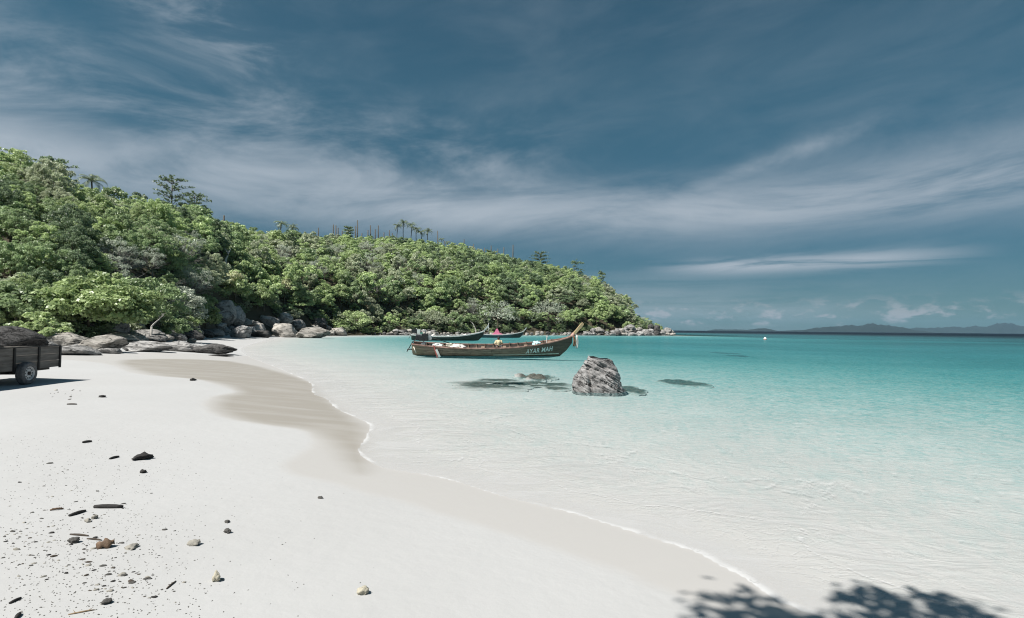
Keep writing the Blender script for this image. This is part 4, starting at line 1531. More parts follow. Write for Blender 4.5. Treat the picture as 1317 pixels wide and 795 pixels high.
def hull_mat(name, c1, c2, stern, stripe):
    m, g = new_mat(name)
    tco = g.n('ShaderNodeTexCoord').outputs['Object']
    sp_ = g.n('ShaderNodeSeparateXYZ')
    g.put(sp_, 0, tco)
    x, z = sp_.outputs[0], sp_.outputs[2]
    n = g.noise(g.vmul(tco, (0.6, 1, 5)), 2.2, 6, 0.7)
    n2 = g.noise(g.vmul(tco, (3, 1, 0.6)), 3.0, 5, 0.7)
    c = g.mixc(g.ss(n, 0.32, 0.68), c1, c2)
    c = g.mixc(g.m('MULTIPLY', g.ss(n2, 0.55, 0.72), 0.7), c, tuple(v * 0.4 for v in c1))
    c = g.mixc(g.m('MULTIPLY', g.ss(x, -4.6, -5.4), 0.7), c, stern)
    c = g.mixc(g.m('MULTIPLY', g.ss(x, 2.0, 3.6), 0.75), c, (0.105, 0.074, 0.056))
    pl = g.m('ABSOLUTE', g.m('SUBTRACT', g.m('FRACT', g.m('MULTIPLY', z, 5.2)), 0.5))
    c = g.mixc(g.m('MULTIPLY', g.ss(pl, 0.06, 0.02), 0.6), c, (0.02, 0.018, 0.015))
    c = g.mixc(g.ss(g.m('ADD', z, g.m('MULTIPLY', n2, 0.05)), 0.09, 0.05), c, (0.035, 0.03, 0.028))
    g.out(g.bsdf(c, 0.75, g.bump(g.m('ADD', n, g.ss(pl, 0.0, 0.06)), 0.4, 0.02), 0.3))
    return m


M_HULL_A = hull_mat('hull_weathered', (0.13, 0.085, 0.062), (0.36, 0.255, 0.195), (0.23, 0.19, 0.13), True)
M_HULL_B = hull_mat('hull_dark', (0.06, 0.055, 0.05), (0.11, 0.095, 0.085), (0.10, 0.11, 0.09), True)
M_HULL_C = hull_mat('hull_pale', (0.12, 0.13, 0.15), (0.20, 0.22, 0.25), (0.16, 0.17, 0.17), True)

# hull lines, 11.1 m long on the water, bow towards +x: station x, half beam, sheer, keel
ST_X = [-5.75, -5.5, -4.6, -3.2, -1.5, 0.3, 2.0, 3.4, 4.4, 5.1, 5.6, 6.0]
ST_B = [0.52, 0.58, 0.74, 0.88, 0.95, 0.95, 0.88, 0.72, 0.50, 0.30, 0.16, 0.07]
ST_S = [0.88, 0.86, 0.78, 0.70, 0.66, 0.67, 0.76, 0.92, 1.08, 1.22, 1.36, 1.52]
ST_K = [0.05, -0.05, -0.12, -0.16, -0.18, -0.18, -0.17, -0.15, -0.11, 0.0, 0.45, 1.0]


def hull_y(x, z, inset=0.0):
    b = np.interp(x, ST_X, ST_B)
    s_ = np.interp(x, ST_X, ST_S)
    k = np.interp(x, ST_X, ST_K)
    v = np.clip((z - k) / (s_ - k), 0, 1)
    return max(0.005, b * (1 - (1 - v) ** 2.3) - inset)


def longtail(name, loc, rz, heel, hullm, railm, label, letters=None, stripe=True, detail=1.0, scale=1.0):
    t = empty(name, loc, (heel, 0, rz), scale)
    xs = np.concatenate([np.linspace(-5.75, 5.0, 34), np.linspace(5.1, 6.0, 8)])

    def shell(inset, zdrop, flip):
        mb = MB()
        nv = 9
        rows = []
        for x in xs:
            s_ = float(np.interp(x, ST_X, ST_S)) - zdrop
            k = float(np.interp(x, ST_X, ST_K)) + inset
            row = []
            for side in (-1, 1):
                for q in range(nv):
                    v = (q / (nv - 1)) ** 1.4
                    if side == -1:
                        v = ((nv - 1 - q) / (nv - 1)) ** 1.4
                    z = k + (s_ - k) * v
                    row.append((x, side * hull_y(x, z, inset), z))
            rows.append(row)
        V = [p for r_ in rows for p in r_]
        m_ = len(rows[0])
        Fc = []
        for i in range(len(rows) - 1):
            for j in range(m_ - 1):
                Fc.append((i * m_ + j, i * m_ + j + 1, (i + 1) * m_ + j + 1, (i + 1) * m_ + j))
        Fc.append(tuple(range(m_)))
        mb.add(V, Fc)
        return mb

    shell(0.0, 0.0, False).build('hull', hullm, t, True)
    shell(0.05, 0.02, True).build('inner_planking', M_INNER, t, True)
    for side, nm in ((-1, 'gunwale'), (1, 'gunwale')):
        mb = MB()
        pts = [(x, side * (float(np.interp(x, ST_X, ST_B)) + 0.005), float(np.interp(x, ST_X, ST_S)) + 0.03) for x in xs]
        for a, b in zip(pts[:-1], pts[1:]):
            mb.bar(a, b, *((0.10, 0.075) if detail > 0.9 else (0.16, 0.15)))
        mb.build('gunwale', railm, t)
    # ribs and thwarts
    for x in np.arange(-4.8, 4.6, 0.62):
        mb = MB()
        s_ = float(np.interp(x, ST_X, ST_S))
        for side in (-1, 1):
            pts = []
            k = float(np.interp(x, ST_X, ST_K)) + 0.05
            for v in (0.35, 0.6, 0.85, 1.0):
                z = k + (s_ - k) * v
                pts.append((x, side * hull_y(x, z, 0.07), z))
            pts.append((x, side * hull_y(x, s_, 0.07), s_ + (0.15 if x > 0 else 0.09)))
            for a, b in zip(pts[:-1], pts[1:]):
                mb.bar(a, b, 0.06, 0.05)
        mb.build('rib', M_RIB, t)
    for x in (-3.6, -2.2, -0.6, 1.0, 2.6, 3.9):
        s_ = float(np.interp(x, ST_X, ST_S))
        bb = hull_y(x, s_ - 0.14, 0.06)
        MB().box((x, 0, s_ - 0.12), (0.26, 2 * bb, 0.04)).build('thwart', M_RIB, t)
    # bow deck and prow post
    mb = MB()
    pts = [(x, float(np.interp(x, ST_X, ST_B)), float(np.interp(x, ST_X, ST_S)) - 0.02) for x in (4.2, 4.7, 5.2, 5.6, 5.9)]
    V = []
    for x, b, z in pts:
        V += [(x, -b, z), (x, b, z)]
    mb.add(V, [(2 * i, 2 * i + 2, 2 * i + 3, 2 * i + 1) for i in range(len(pts) - 1)])
    mb.build('bow_deck', M_RIB, t)
    mb = MB()
    path = [(5.35, 0.92, 0.10), (5.75, 1.28, 0.12), (6.05, 1.60, 0.125), (6.42, 2.02, 0.13), (6.72, 2.40, 0.14), (6.80, 2.50, 0.10)]
    V = []
    for x, z, w in path:
        for dy, dx, dz in ((-w * .55, -w * .62, w * .5), (w * .55, -w * .62, w * .5), (w * .40, w * .62, -w * .5), (-w * .40, w * .62, -w * .5)):
            V.append((x + dx, dy, z + dz))
    Fc = [(i * 4 + j, i * 4 + (j + 1) % 4, (i + 1) * 4 + (j + 1) % 4, (i + 1) * 4 + j) for i in range(len(path) - 1) for j in range(4)]
    Fc += [(3, 2, 1, 0), tuple((len(path) - 1) * 4 + j for j in range(4))]
    mb.add(V, Fc)
    post = mb.build('prow_post', M_PROW if detail > 0.9 else M_RAILPALE, t)
    if detail > 0.9:
        mb = MB()
        mb.tube([(5.98, 0, 1.46), (6.08, 0, 1.60), (6.16, 0, 1.70)], [0.15, 0.165, 0.15], 10, cap=False)
        mb.build('rope_binding', M_RAILRED, post, True)
    # hanging cloths
    if detail > 0.9:
        for (x, y, z0, z1, w, mt, nm) in ((6.33, -0.17, 1.60, 0.62, 0.20, M_CLOTHW, 'white_ribbon'), (6.13, -0.19, 1.52, 0.78, 0.24, M_CLOTHB, 'brown_ribbon')):
            mb = MB()
            V, Fc = [], []
            for i in range(9):
                f = i / 8
                zz = z0 + (z1 - z0) * f
                ww = w * (0.35 + 0.65 * f ** 0.6) * (1 - 0.25 * max(0, f - 0.7))
                for j in range(5):
                    u = j / 4 - 0.5
                    V.append((x + u * ww + 0.04 * math.sin(3 * f), y + 0.05 * math.sin(u * 9 + f * 3), zz))
            for i in range(8):
                for j in range(4):
                    Fc.append((i * 5 + j, i * 5 + j + 1, (i + 1) * 5 + j + 1, (i + 1) * 5 + j))
            mb.add(V, Fc)
            o = mb.build(nm, mt, t, True)
            md = o.modifiers.new('thick', 'SOLIDIFY')
            md.thickness = 0.012
    if stripe:
        for side in (-1, 1):
            V, Fc = [], []
            xx = np.linspace(0.2, 5.02, 24)
            for x in xx:
                zb = 0.135 + 0.012 * (x - 0.2)
                for z in (zb, zb + 0.075):
                    V.append((x, side * (hull_y(x, z) + 0.012), z))
            for i in range(len(xx) - 1):
                Fc.append((2 * i, 2 * i + 1, 2 * i + 3, 2 * i + 2))
            mb = MB()
            mb.add(V, Fc)
            mb.build('waterline_stripe', M_CREAM, t)
    if letters:
        cu = bpy.data.curves.new('letters', 'FONT')
        cu.body = letters
        cu.size = 0.50
        cu.space_character = 1.12
        cu.offset = 0.012
        fo = bpy.data.objects.new('letters', cu)
        col.objects.link(fo)
        dg = bpy.context.evaluated_depsgraph_get()
        me = bpy.data.meshes.new_from_object(fo.evaluated_get(dg))
        bpy.data.objects.remove(fo)
        co = np.array([v.co[:] for v in me.vertices])
        wid = co[:, 0].max()
        for v in me.vertices:
            f = v.co.x / wid
            x = 2.55 + f * 1.95 + v.co.y * 0.12
            z = 0.29 + 0.19 * f + v.co.y * 0.98
            v.co = Vector((x, -(hull_y(x, z) + 0.016), z))
        o = obj('name_lettering', me, M_WHITEP, t)
    # engine on its pivot, long shaft over the stern
    en = empty('engine', (-4.95, 0.0, 0.95))
    en.parent = t
    MB().box((0, 0, 0.32), (0.62, 0.42, 0.36)).box((-0.42, 0, 0.38), (0.30, 0.34, 0.30)).box((0.1, 0, 0.56), (0.42, 0.30, 0.16)).build('engine_block', M_BLACK, en)
    mb = MB()
    mb.lathe([(0.0, -0.08), (0.19, -0.08), (0.22, 0.0), (0.19, 0.08), (0.0, 0.08)], 20, 'Y', (0.42, 0, 0.36)).box((-0.1, 0.26, 0.45), (0.5, 0.10, 0.22))
    mb.build('flywheel', M_STEEL, en, False)
    MB().tube([(0, 0, -0.1), (0, 0, 0.18)], 0.05, 8).box((0, 0, -0.1), (0.3, 0.9, 0.08)).build('pivot', M_STEEL, en)
    MB().tube([(-0.4, 0, 0.30), (-0.8, 0.05, 0.05), (-1.25, 0.1, -0.72)], [0.04, 0.035, 0.03], 8).build('propeller_shaft', M_BLACK, en, True)
    MB().tube([(0.4, 0.05, 0.4), (1.0, 0.1, 0.22), (1.9, 0.12, -0.05)], 0.028, 6).build('tiller', M_BLACK, en, True)
    MB().tube([(0.1, 0.15, 0.55), (0.1, 0.15, 0.85), (-0.1, 0.2, 0.92)], 0.045, 8).build('exhaust', M_STEEL, en, True)
    tag(t, label, 'boat')
    return t


b1 = on_z(628, 458.3)
boatA = longtail('longtail_boat', (b1.x + 0.15, b1.y + 0.9, 0.0), R(1.5), R(7.5), M_HULL_A, M_RAILRED,
                 'weathered brown longtail boat with raised wooden prow and white name lettering', 'AYAR MAH')
# extra bits that belong to the first boat
MB().box((-3.98, -0.83, 0.42), (0.09, 0.05, 0.95), Matrix.Rotation(R(-17), 3, 'Y')).build('red_side_post', M_RED, boatA)
MB().box((-3.80, -0.865, 0.30), (0.16, 0.04, 0.62), Matrix.Rotation(R(-24), 3, 'Y')).build('white_red_fender', M_RAILPALE, boatA)
MB().tube([(-5.6, -0.56, 0.72), (-5.42, -0.64, 0.28)], 0.035, 6).build('stern_strap', M_CREAM, boatA, True)
MB().tube([(-5.3, 0, 0.35), (-5.9, -0.05, 0.45), (-6.15, -0.05, 0.42)], 0.05, 6).build('rudder_bar', M_BLACK, boatA)
MB().tube([(4.1, -0.15, 0.95), (4.12, -0.15, 1.45)], 0.035, 6).box((4.12, -0.15, 1.5), (0.16, 0.06, 0.10)).build('bow_cleat', M_RAILPALE, boatA)
rp = MB()
for k in range(5):
    rp.lathe([(0.16 + .03 * math.sin(k), 0.0), (0.20, 0.03), (0.24, 0.0), (0.20, -0.03), (0.16, 0.0)], 16, 'Z', (-3.1 + .12 * (k % 2), -0.1 + 0.05 * k, 0.62 + 0.055 * k))
rope_o = rp.build('rope_coil', M_ROPE, None, True)
rope_o.matrix_world = boatA.matrix_basis.copy()
tag(rope_o, 'coil of pale rope heaped in the stern of the brown boat', 'rope')


def crumple(name, material, size, seed, loc, label, cat):
    bm = bmesh.new()
    bmesh.ops.create_icosphere(bm, subdivisions=4, radius=1.0)
    off = Vector((seed * 7.3, seed, 0))
    for v in bm.verts:
        k = 1 + 0.35 * mnoise.fractal(v.co * 1.8 + off, 0.7, 2.1, 5)
        v.co = Vector((v.co.x * size[0] * k, v.co.y * size[1] * k, max(-0.25, v.co.z) * size[2] * k))
    me = bpy.data.meshes.new(name)
    bm.to_mesh(me)
    bm.free()
    me.polygons.foreach_set('use_smooth', np.ones(len(me.polygons), bool))
    return tag(obj(name, me, material, None, loc), label, cat)


def on_boat(b, x, y, z):
    return b.matrix_basis @ Vector((x, y, z))


crumple('tarpaulin', M_CLOTHW, (0.55, 0.4, 0.26), 1, on_boat(boatA, -2.4, -0.2, 0.60), 'crumpled pale tarpaulin lying aft in the brown boat', 'tarpaulin')
crumple('tarpaulin', M_RAILPALE, (0.45, 0.35, 0.22), 4, on_boat(boatA, -4.0, 0.1, 0.66), 'grey folded cloth beside the rope coil in the stern', 'cloth')
crumple('cloth_bundle', M_CLOTHC, (0.30, 0.24, 0.24), 2, on_boat(boatA, 3.35, -0.3, 0.92), 'small aqua cloth bundle near the bow of the brown boat', 'cloth')


# ---- seated person amidships
def seated_person(loc, rz):
    t = empty('person', loc, (0, 0, rz))
    J = {'pel': (0, 0, 0.10), 'sp': (0.0, -0.03, 0.30), 'ch': (0, -0.05, 0.48), 'nk': (0, -0.05, 0.60), 'hd': (0, -0.07, 0.68), 'ht': (0, -0.07, 0.78),
         'ls': (-.17, -.04, .52), 'le': (-.27, -.12, .30), 'lw': (-.20, -.34, .22), 'lh': (-.17, -.40, .20),
         'rs': (.17, -.04, .52), 're': (.27, -.12, .30), 'rw': (.20, -.34, .22), 'rh': (.17, -.40, .20),
         'lhip': (-.10, -.02, .08), 'lk': (-.18, -.42, .16), 'la': (-.16, -.48, -.22), 'lf': (-.16, -.62, -.25),
         'rhip': (.10, -.02, .08), 'rk': (.18, -.42, .16), 'ra': (.16, -.48, -.22), 'rf': (.16, -.62, -.25)}
    rad = {'pel': .14, 'sp': .135, 'ch': .15, 'nk': .055, 'hd': .085, 'ht': .07, 'ls': .065, 'le': .045, 'lw': .035, 'lh': .04, 'rs': .065, 're': .045, 'rw': .035,
           'rh': .04, 'lhip': .09, 'lk': .065, 'la': .045, 'lf': .04, 'rhip': .09, 'rk': .065, 'ra': .045, 'rf': .04}
    E = [('pel', 'sp'), ('sp', 'ch'), ('ch', 'nk'), ('nk', 'hd'), ('hd', 'ht'), ('ch', 'ls'), ('ls', 'le'), ('le', 'lw'), ('lw', 'lh'), ('ch', 'rs'), ('rs', 're'), ('re', 'rw'),
         ('rw', 'rh'), ('pel', 'lhip'), ('lhip', 'lk'), ('lk', 'la'), ('la', 'lf'), ('pel', 'rhip'), ('rhip', 'rk'), ('rk', 'ra'), ('ra', 'rf')]
    ks = list(J)
    me = bpy.data.meshes.new('body')
    me.from_pydata([J[k] for k in ks], [(ks.index(a), ks.index(b)) for a, b in E], [])
    o = obj('body', me, simple_mat('skin', (0.24, 0.15, 0.10), 0.6, 0.1), t)
    md = o.modifiers.new('skin', 'SKIN')
    for k, sv in zip(ks, me.skin_vertices[0].data):
        sv.radius = (rad[k], rad[k])
        sv.use_root = (k == 'pel')
    sd = o.modifiers.new('sub', 'SUBSURF')
    sd.levels = sd.render_levels = 2
    sh = MB()
    sh.tube([(0, 0, 0.02), (0, -.02, .2), (0, -.045, .40), (0, -.05, .52), (0, -.05, .585)], [.185, .185, .20, .19, .085], 16)
    for s_ in (-1, 1):
        sh.tube([(s_ * .13, -.045, .53), (s_ * .20, -.07, .45), (s_ * .275, -.125, .30)], [.085, .085, .075], 12)
    sh.build('shirt', simple_mat('patterned_shirt', (0.55, 0.47, 0.30), 0.9, 0.55, 14.0), t, True)
    tr = MB()
    for s_ in (-1, 1):
        tr.tube([(s_ * .08, 0.03, .08), (s_ * .18, -.40, .17), (s_ * .165, -.47, -.05), (s_ * .16, -.48, -.18)], [.115, .085, .075, .065], 12)
    tr.build('trousers', simple_mat('dark_trousers', (0.05, 0.05, 0.055), 0.9, 0.3), t, True)
    hm = rock_mesh('hair', 5, 3, 0, 0.04)
    obj('hair', hm, simple_mat('dark_hair', (0.02, 0.018, 0.018), 0.7, 0.2), t, loc=(0, -0.045, 0.745), scale=(0.105, 0.115, 0.105))
    tag(t, 'person in pale patterned clothes sitting amidships in the brown boat', 'person')


seated_person(on_boat(boatA, 0.55, -0.25, 0.62), 0.2)

b2 = on_z(574, 437.8)
boatB = longtail('longtail_boat', (b2.x, b2.y + 0.9, 0.0), R(4), R(5), M_HULL_B, M_RAILPALE,
                 'dark longtail boat with pale rail and black stern engine anchored behind the brown boat', stripe=False, detail=0.8, scale=1.02)
for k, (x, sz) in enumerate(((-2.2, 0.45), (0.2, 0.3), (3.0, 0.32))):
    crumple('cloth_bundle', (M_CLOTHW, M_RAILPALE, M_CLOTHW)[k], (sz, sz * .8, sz * .7), 10 + k, on_boat(boatB, x, 0, 0.62 if k < 2 else 0.85),
            ('pale gear bundle aft in the dark boat', 'grey gear bundle amidships in the dark boat', 'pale gear bundle near the prow of the dark boat')[k], 'bundle')
MB().tube([(-5.05, -0.1, 1.3), (-5.15, -0.1, 1.9), (-5.5, -.1, 2.0)], 0.06, 8).box((-5.25, 0, 1.45), (0.9, 0.6, 0.55)).build('engine_cover', M_BLACK, boatB)
MB().box((-4.55, -0.25, 1.35), (0.5, 0.4, 0.75)).build('fuel_tank', M_RAILPALE, boatB)
MB().box((-4.1, -0.2, 1.0), (0.4, 0.5, 0.5)).build('green_locker', M_GREENP, boatB)

b3 = on_z(642, 434.2)
boatC = longtail('longtail_boat', (b3.x, b3.y + 0.8, 0.0), R(6), R(2), M_HULL_C, M_RAILPALE,
                 'pale-railed longtail boat with a pink awning farthest out near the headland shore', stripe=False, detail=0.8, scale=0.92)
MB().tube([(-2.5, 0, 0.2), (-2.75, 0, 3.6)], [0.07, 0.05], 8).build('mast_pole', M_RAILPALE, boatC, True)
mb = MB()
mb.add([(-1.9, -0.75, 0.75), (0.9, -0.75, 0.80), (0.9, 0.75, 0.80), (-1.9, 0.75, 0.75), (-0.75, -0.1, 2.15), (-0.45, -0.1, 2.2), (-0.45, 0.1, 2.2), (-0.75, 0.1, 2.15), (-1.2, -.5, 1.2), (0.0, -.5, 1.2), (0.0, .5, 1.2), (-1.2, .5, 1.2)],
       [(0, 1, 9, 8), (1, 2, 10, 9), (2, 3, 11, 10), (3, 0, 8, 11), (8, 9, 5, 4), (9, 10, 6, 5), (10, 11, 7, 6), (11, 8, 4, 7), (4, 5, 6, 7)])
mb.build('pink_awning', M_PINK, boatC)

# mooring buoy
q = on_z(984, 436.6)
t = empty('mooring_buoy', q)
MB().lathe([(0.0, -0.3), (0.25, -0.2), (0.36, 0.05), (0.30, 0.32), (0.12, 0.48), (0.0, 0.5)], 18, 'Z').build('float', M_WHITEP, t, True)
MB().lathe([(0.37, -0.02), (0.385, 0.05), (0.37, 0.12)], 18, 'Z').build('band', simple_mat('orange', (0.55, 0.15, 0.06)), t, True)
MB().tube([(0, 0, 0.45), (0, 0, 0.75)], 0.03, 6).build('handle', M_STEEL, t)
tag(t, 'small white mooring buoy with orange band far out on the water', 'buoy')

# ------------------------------------------------------------------ trailer
M_BOARD = simple_mat('trailer_boards', (0.150, 0.136, 0.122), 0.8, 0.35, 5.0, stretch=(0.25, 1, 2.0), bump=0.35)
M_POST = simple_mat('trailer_frame', (0.03, 0.028, 0.027), 0.6, 0.3, 6.0)
M_RIM = simple_mat('rim_paint', (0.50, 0.50, 0.50), 0.5, 0.2, 10.0, metal=0.1)
M_TYRE = simple_mat('tyre', (0.12, 0.12, 0.122), 0.85, 0.3, 18.0)
M_BEDTOP = simple_mat('trailer_floor', (0.30, 0.28, 0.25), 0.85, 0.25, 5.0)
wp = gh(35, 494.5)
d0 = Vector((-0.16, 1.0, 0)).normalized()
yaw = math.atan2(d0.y, d0.x)
tr = empty('trailer', wp, (0, 0, yaw))
WR = 0.285
XA, XB = -2.05, 1.50          # bed from behind to its far end, local x; +y is away to the left
Y0, Y1 = 0.16, 1.62
ZB, ZT = 0.36, 0.93
nb = 3
bh = (ZT - ZB) / nb
for side, yy in ((0, Y0), (1, Y1)):
    segs = [(XA, -0.30), (-0.27, 0.58), (0.63, XB)] if side == 0 else [(XA, XB)]
    for a, b in segs:
        for k in range(nb):
            MB().box(((a + b) / 2, yy, ZB + bh * (k + 0.5)), (b - a - 0.012, 0.03, bh - 0.010)).build('side_board', M_BOARD, tr)
    for x in (XA + .03, -0.95, -0.285, 0.605, XB - 0.04):
        MB().box((x, yy + (-0.03 if side == 0 else 0.03), (ZB + ZT) / 2 - 0.01), (0.06, 0.035, ZT - ZB + 0.03)).build('stake', M_POST, tr)
    MB().box(((XA + XB) / 2, yy, ZT + 0.018), (XB - XA, 0.06, 0.03)).build('top_rail', M_POST if side == 0 else M_BOARD, tr)
for x in (XA, XB):
    for k in range(nb):
        MB().box((x, (Y0 + Y1) / 2, ZB + bh * (k + 0.5)), (0.03, Y1 - Y0 - 0.04, bh - 0.010)).build('end_board', M_BOARD, tr)
for k in range(8):
    w = (Y1 - Y0 - 0.04) / 8
    MB().box(((XA + XB) / 2, Y0 + 0.02 + w * (k + .5), ZB + 0.02), (XB - XA - 0.05, w - 0.01, 0.03)).build('floor_board', M_BEDTOP, tr)
for yy in (Y0 + 0.25, Y1 - 0.25):
    MB().box(((XA + XB) / 2, yy, ZB - 0.04), (XB - XA - 0.1, 0.06, 0.08)).build('chassis_rail', M_POST, tr)
MB().tube([(0, 0.05, WR), (0, Y1 + 0.10, WR)], 0.035, 10).build('axle', M_POST, tr)
MB().tube([(XA, (Y0 + Y1) / 2, ZB - 0.02), (XA - 1.2, (Y0 + Y1) / 2, ZB - 0.05)], 0.04, 8).build('drawbar', M_POST, tr)
tyre_prof = [(0.175, 0.02), (0.19, 0.0), (0.225, -0.012), (0.262, 0.0), (0.281, 0.02), (0.285, 0.05), (0.285, 0.13), (0.281, 0.155), (0.262, 0.178), (0.225, 0.19), (0.19, 0.178), (0.175, 0.155)]
for yy, flip in ((-0.06, 1), (Y1 + 0.10, -1)):
    wl = empty('wheel', (0, yy if flip == 1 else yy + 0.16, WR))
    wl.parent = tr
    if flip == -1:
        wl.rotation_euler = (0, 0, math.pi)
    mb = MB().lathe(tyre_prof, 40, 'Y')
    for k in range(40):
        a = 2 * math.pi * k / 40
        for yb in (0.045, 0.09, 0.135):
            rot = Matrix.Rotation(-a, 3, 'Y') @ Matrix.Rotation(0.35 if yb != 0.09 else -0.35, 3, 'X')
            mb.box((math.cos(a) * 0.287, yb, math.sin(a) * 0.287), (0.010, 0.030, 0.028), rot)
    mb.build('tyre', M_TYRE, wl)
    rim = MB().lathe([(0.178, 0.015), (0.172, 0.005), (0.160, 0.012), (0.152, 0.035), (0.135, 0.045), (0.105, 0.03), (0.075, 0.022), (0.055, 0.035), (0.0, 0.035)], 40, 'Y').build('rim', M_RIM, wl, True)
    MB().lathe([(0.178, 0.015), (0.172, 0.16)], 40, 'Y').build('rim_well', M_RIM, wl, True)
    MB().lathe([(0.046, 0.034), (0.042, 0.005), (0.03, -0.002), (0.0, -0.002)], 20, 'Y').build('hub_cap', M_POST, rim, True)
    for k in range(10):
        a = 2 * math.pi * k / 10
        MB().lathe([(0.0, 0.028), (0.0165, 0.028), (0.0165, 0.04), (0.0, 0.04)], 10, 'Y', (math.cos(a) * 0.122, -0.002, math.sin(a) * 0.122)).build('vent_hole', M_HOLE_SHADE, rim)  # solid dark disc, its colour standing for the shade inside a hole
    for k in range(4):
        a = 2 * math.pi * (k + .5) / 4
        MB().lathe([(0.0, 0.008), (0.010, 0.008), (0.010, 0.03)], 6, 'Y', (math.cos(a) * 0.07, 0, math.sin(a) * 0.07)).build('wheel_nut', M_STEEL, rim)
tag(tr, 'dark wooden two-wheeled trailer parked on the sand', 'trailer')

# ------------------------------------------------------------------ wrack and coral rubble on the sand
M_CHAR = simple_mat('charred_wood', (0.028, 0.026, 0.025), 0.85, 0.4, 20.0)
M_STICK = simple_mat('dark_stick', (0.06, 0.048, 0.038), 0.85, 0.4, 20.0)
M_TAN = simple_mat('tan_twig', (0.26, 0.19, 0.12), 0.85, 0.3, 20.0)
M_LEAFB = simple_mat('dry_leaf', (0.13, 0.085, 0.055), 0.75, 0.3, 25.0)
M_CORAL = simple_mat('coral_rubble', (0.34, 0.32, 0.28), 0.9, 0.45, 60.0, bump=0.6)
M_CORALD = simple_mat('dark_rubble', (0.10, 0.095, 0.088), 0.9, 0.5, 60.0, bump=0.6)
M_SHELLP = simple_mat('pale_coral', (0.52, 0.48, 0.38), 0.85, 0.4, 50.0, bump=0.6)


def stick(x0, y0, x1, y1, thick, material, label, cat='stick', bend=0.04, group=None, twigs=0):
    a, b = ground_hits([(x0, y0), (x1, y1)])
    L = (b - a).length
    r = thick / FPX * a.y / 2
    mb = MB()
    o_ = (a + b) / 2
    pts = []
    for k in range(5):
        f = k / 4
        p = a.lerp(b, f) - o_
        p.z += r * 0.7 + bend * L * math.sin(f * math.pi) * random.uniform(0.4, 1.0)
        p.x += random.uniform(-1, 1) * bend * L * 0.4
        pts.append(p)
    mb.tube(pts, [r * 0.7, r, r * 1.05, r * .95, r * 0.6], 7)
    for k in range(twigs):
        p = pts[random.choice((1, 2, 3))]
        mb.tube([p, p + Vector((random.uniform(-.5, .5), random.uniform(-.3, .3), random.uniform(0.0, .25))) * L * 0.5], [r * 0.5, r * .2], 5)
    return tag(mb.build('driftwood_stick', material, None, True, loc=o_), label, cat, group)


def lump(name, x, y, w, hpx, material, label, cat, seed, group=None, rough=0.25):
    p = gh(x, y)
    wm = w / FPX * p.y / 2
    hm = hpx / FPX * p.y / 2
    me = lump_meshes[seed % len(lump_meshes)].copy()
    me.materials.clear()
    me.materials.append(material)
    return tag(obj(name, me, None, None, (p.x, p.y, p.z + hm * 0.55), (0, 0, random.uniform(0, 6)), (wm, wm * 0.75, hm)), label, cat, group)


lump_meshes = [rock_mesh('lump', 300 + i, 3, 7, 0.45) for i in range(8)]
chip_meshes = {}
for mt in (M_CORAL, M_CORALD, M_CHAR, M_STICK, M_SHELLP):
    for i in range(4):
        me = rock_mesh('bit', 330 + i, 2, 6, 0.4)
        me.materials.append(mt)
        chip_meshes[(mt.name, i)] = me

lump('charred_driftwood', 182, 590, 27, 9, M_CHAR, 'flat black charred piece of driftwood alone on the sand', 'driftwood', 0)
stick(121, 653.5, 158, 653.5, 5.5, M_CHAR, 'short thick black stick lying level on the sand', bend=0.01)
stick(89, 664.5, 110, 658, 4.0, M_CHAR, 'tapering black stick below the level one', bend=0.02)
stick(106, 570, 118, 568.5, 3.2, M_CHAR, 'small dark stick high on the dry sand', bend=0.02)
stick(141, 591, 153, 588, 3.0, M_CHAR, 'small slanting dark stick left of the charred piece', bend=0.02)
stick(90, 688, 114, 690, 2.4, M_STICK, 'thin dark twig left of the curled brown leaf', bend=0.02)
stick(112, 693.5, 131, 695.5, 2.0, M_STICK, 'stem of the curled brown leaf', bend=0.03)
stick(12, 777, 27, 770, 3.6, M_CHAR, 'black stick near the spiky twig', bend=0.01)
stick(20, 797, 26, 790, 5.0, M_CHAR, 'stubby black stick standing at a slant', bend=0.01)
stick(88, 791, 122, 785, 1.8, M_TAN, 'thin tan twig with side shoots', bend=0.03, twigs=4)
stick(64, 657, 82, 655, 2.4, M_LEAFB, 'reddish broken twigs heaped together', bend=0.08, twigs=6)
stick(214, 758, 226, 748, 2.2, M_STICK, 'small forked twig on the open sand', bend=0.02, twigs=3)
lump('charred_driftwood', 184, 608, 9, 5, M_CHAR, 'small black lump below the flat charred piece', 'driftwood', 3)
lump('coral_chunk', 467, 764, 15, 11, M_SHELLP, 'yellowish pitted coral chunk alone on the smooth sand', 'coral', 1)
lump('coral_chunk', 278, 747, 13, 15, M_SHELLP, 'pale upright fan-shaped piece of coral', 'coral', 2)
lump('coral_chunk', 249, 701, 15, 8, M_CORAL, 'pale flat coral piece beside the rubble', 'coral', 4)
lump('coral_chunk', 293, 685, 11, 6, M_CORALD, 'dark rounded stone right of the rubble', 'stone', 5)
lump('coral_chunk', 292, 672, 8, 3.5, M_CORALD, 'small dark flat chip above the rounded stone', 'stone', 6)
lump('coral_chunk', 137, 776, 12, 7, M_CORALD, 'dark coral piece near the tan twig', 'coral', 7)
lump('coral_chunk', 113, 671, 10, 5, M_CORAL, 'grey coral piece right of the black stick', 'coral', 2)
lump('coral_chunk', 122, 667, 8, 6, M_CORAL, 'small grey coral piece beside its twin', 'coral', 5)
lump('coral_chunk', 170, 705, 17, 6, M_CORAL, 'long grey coral piece right of the brown leaf', 'coral', 0)
lump('coral_chunk', 94, 698, 14, 8, M_CORALD, 'dark angular coral chunk below the thin twig', 'coral', 1)
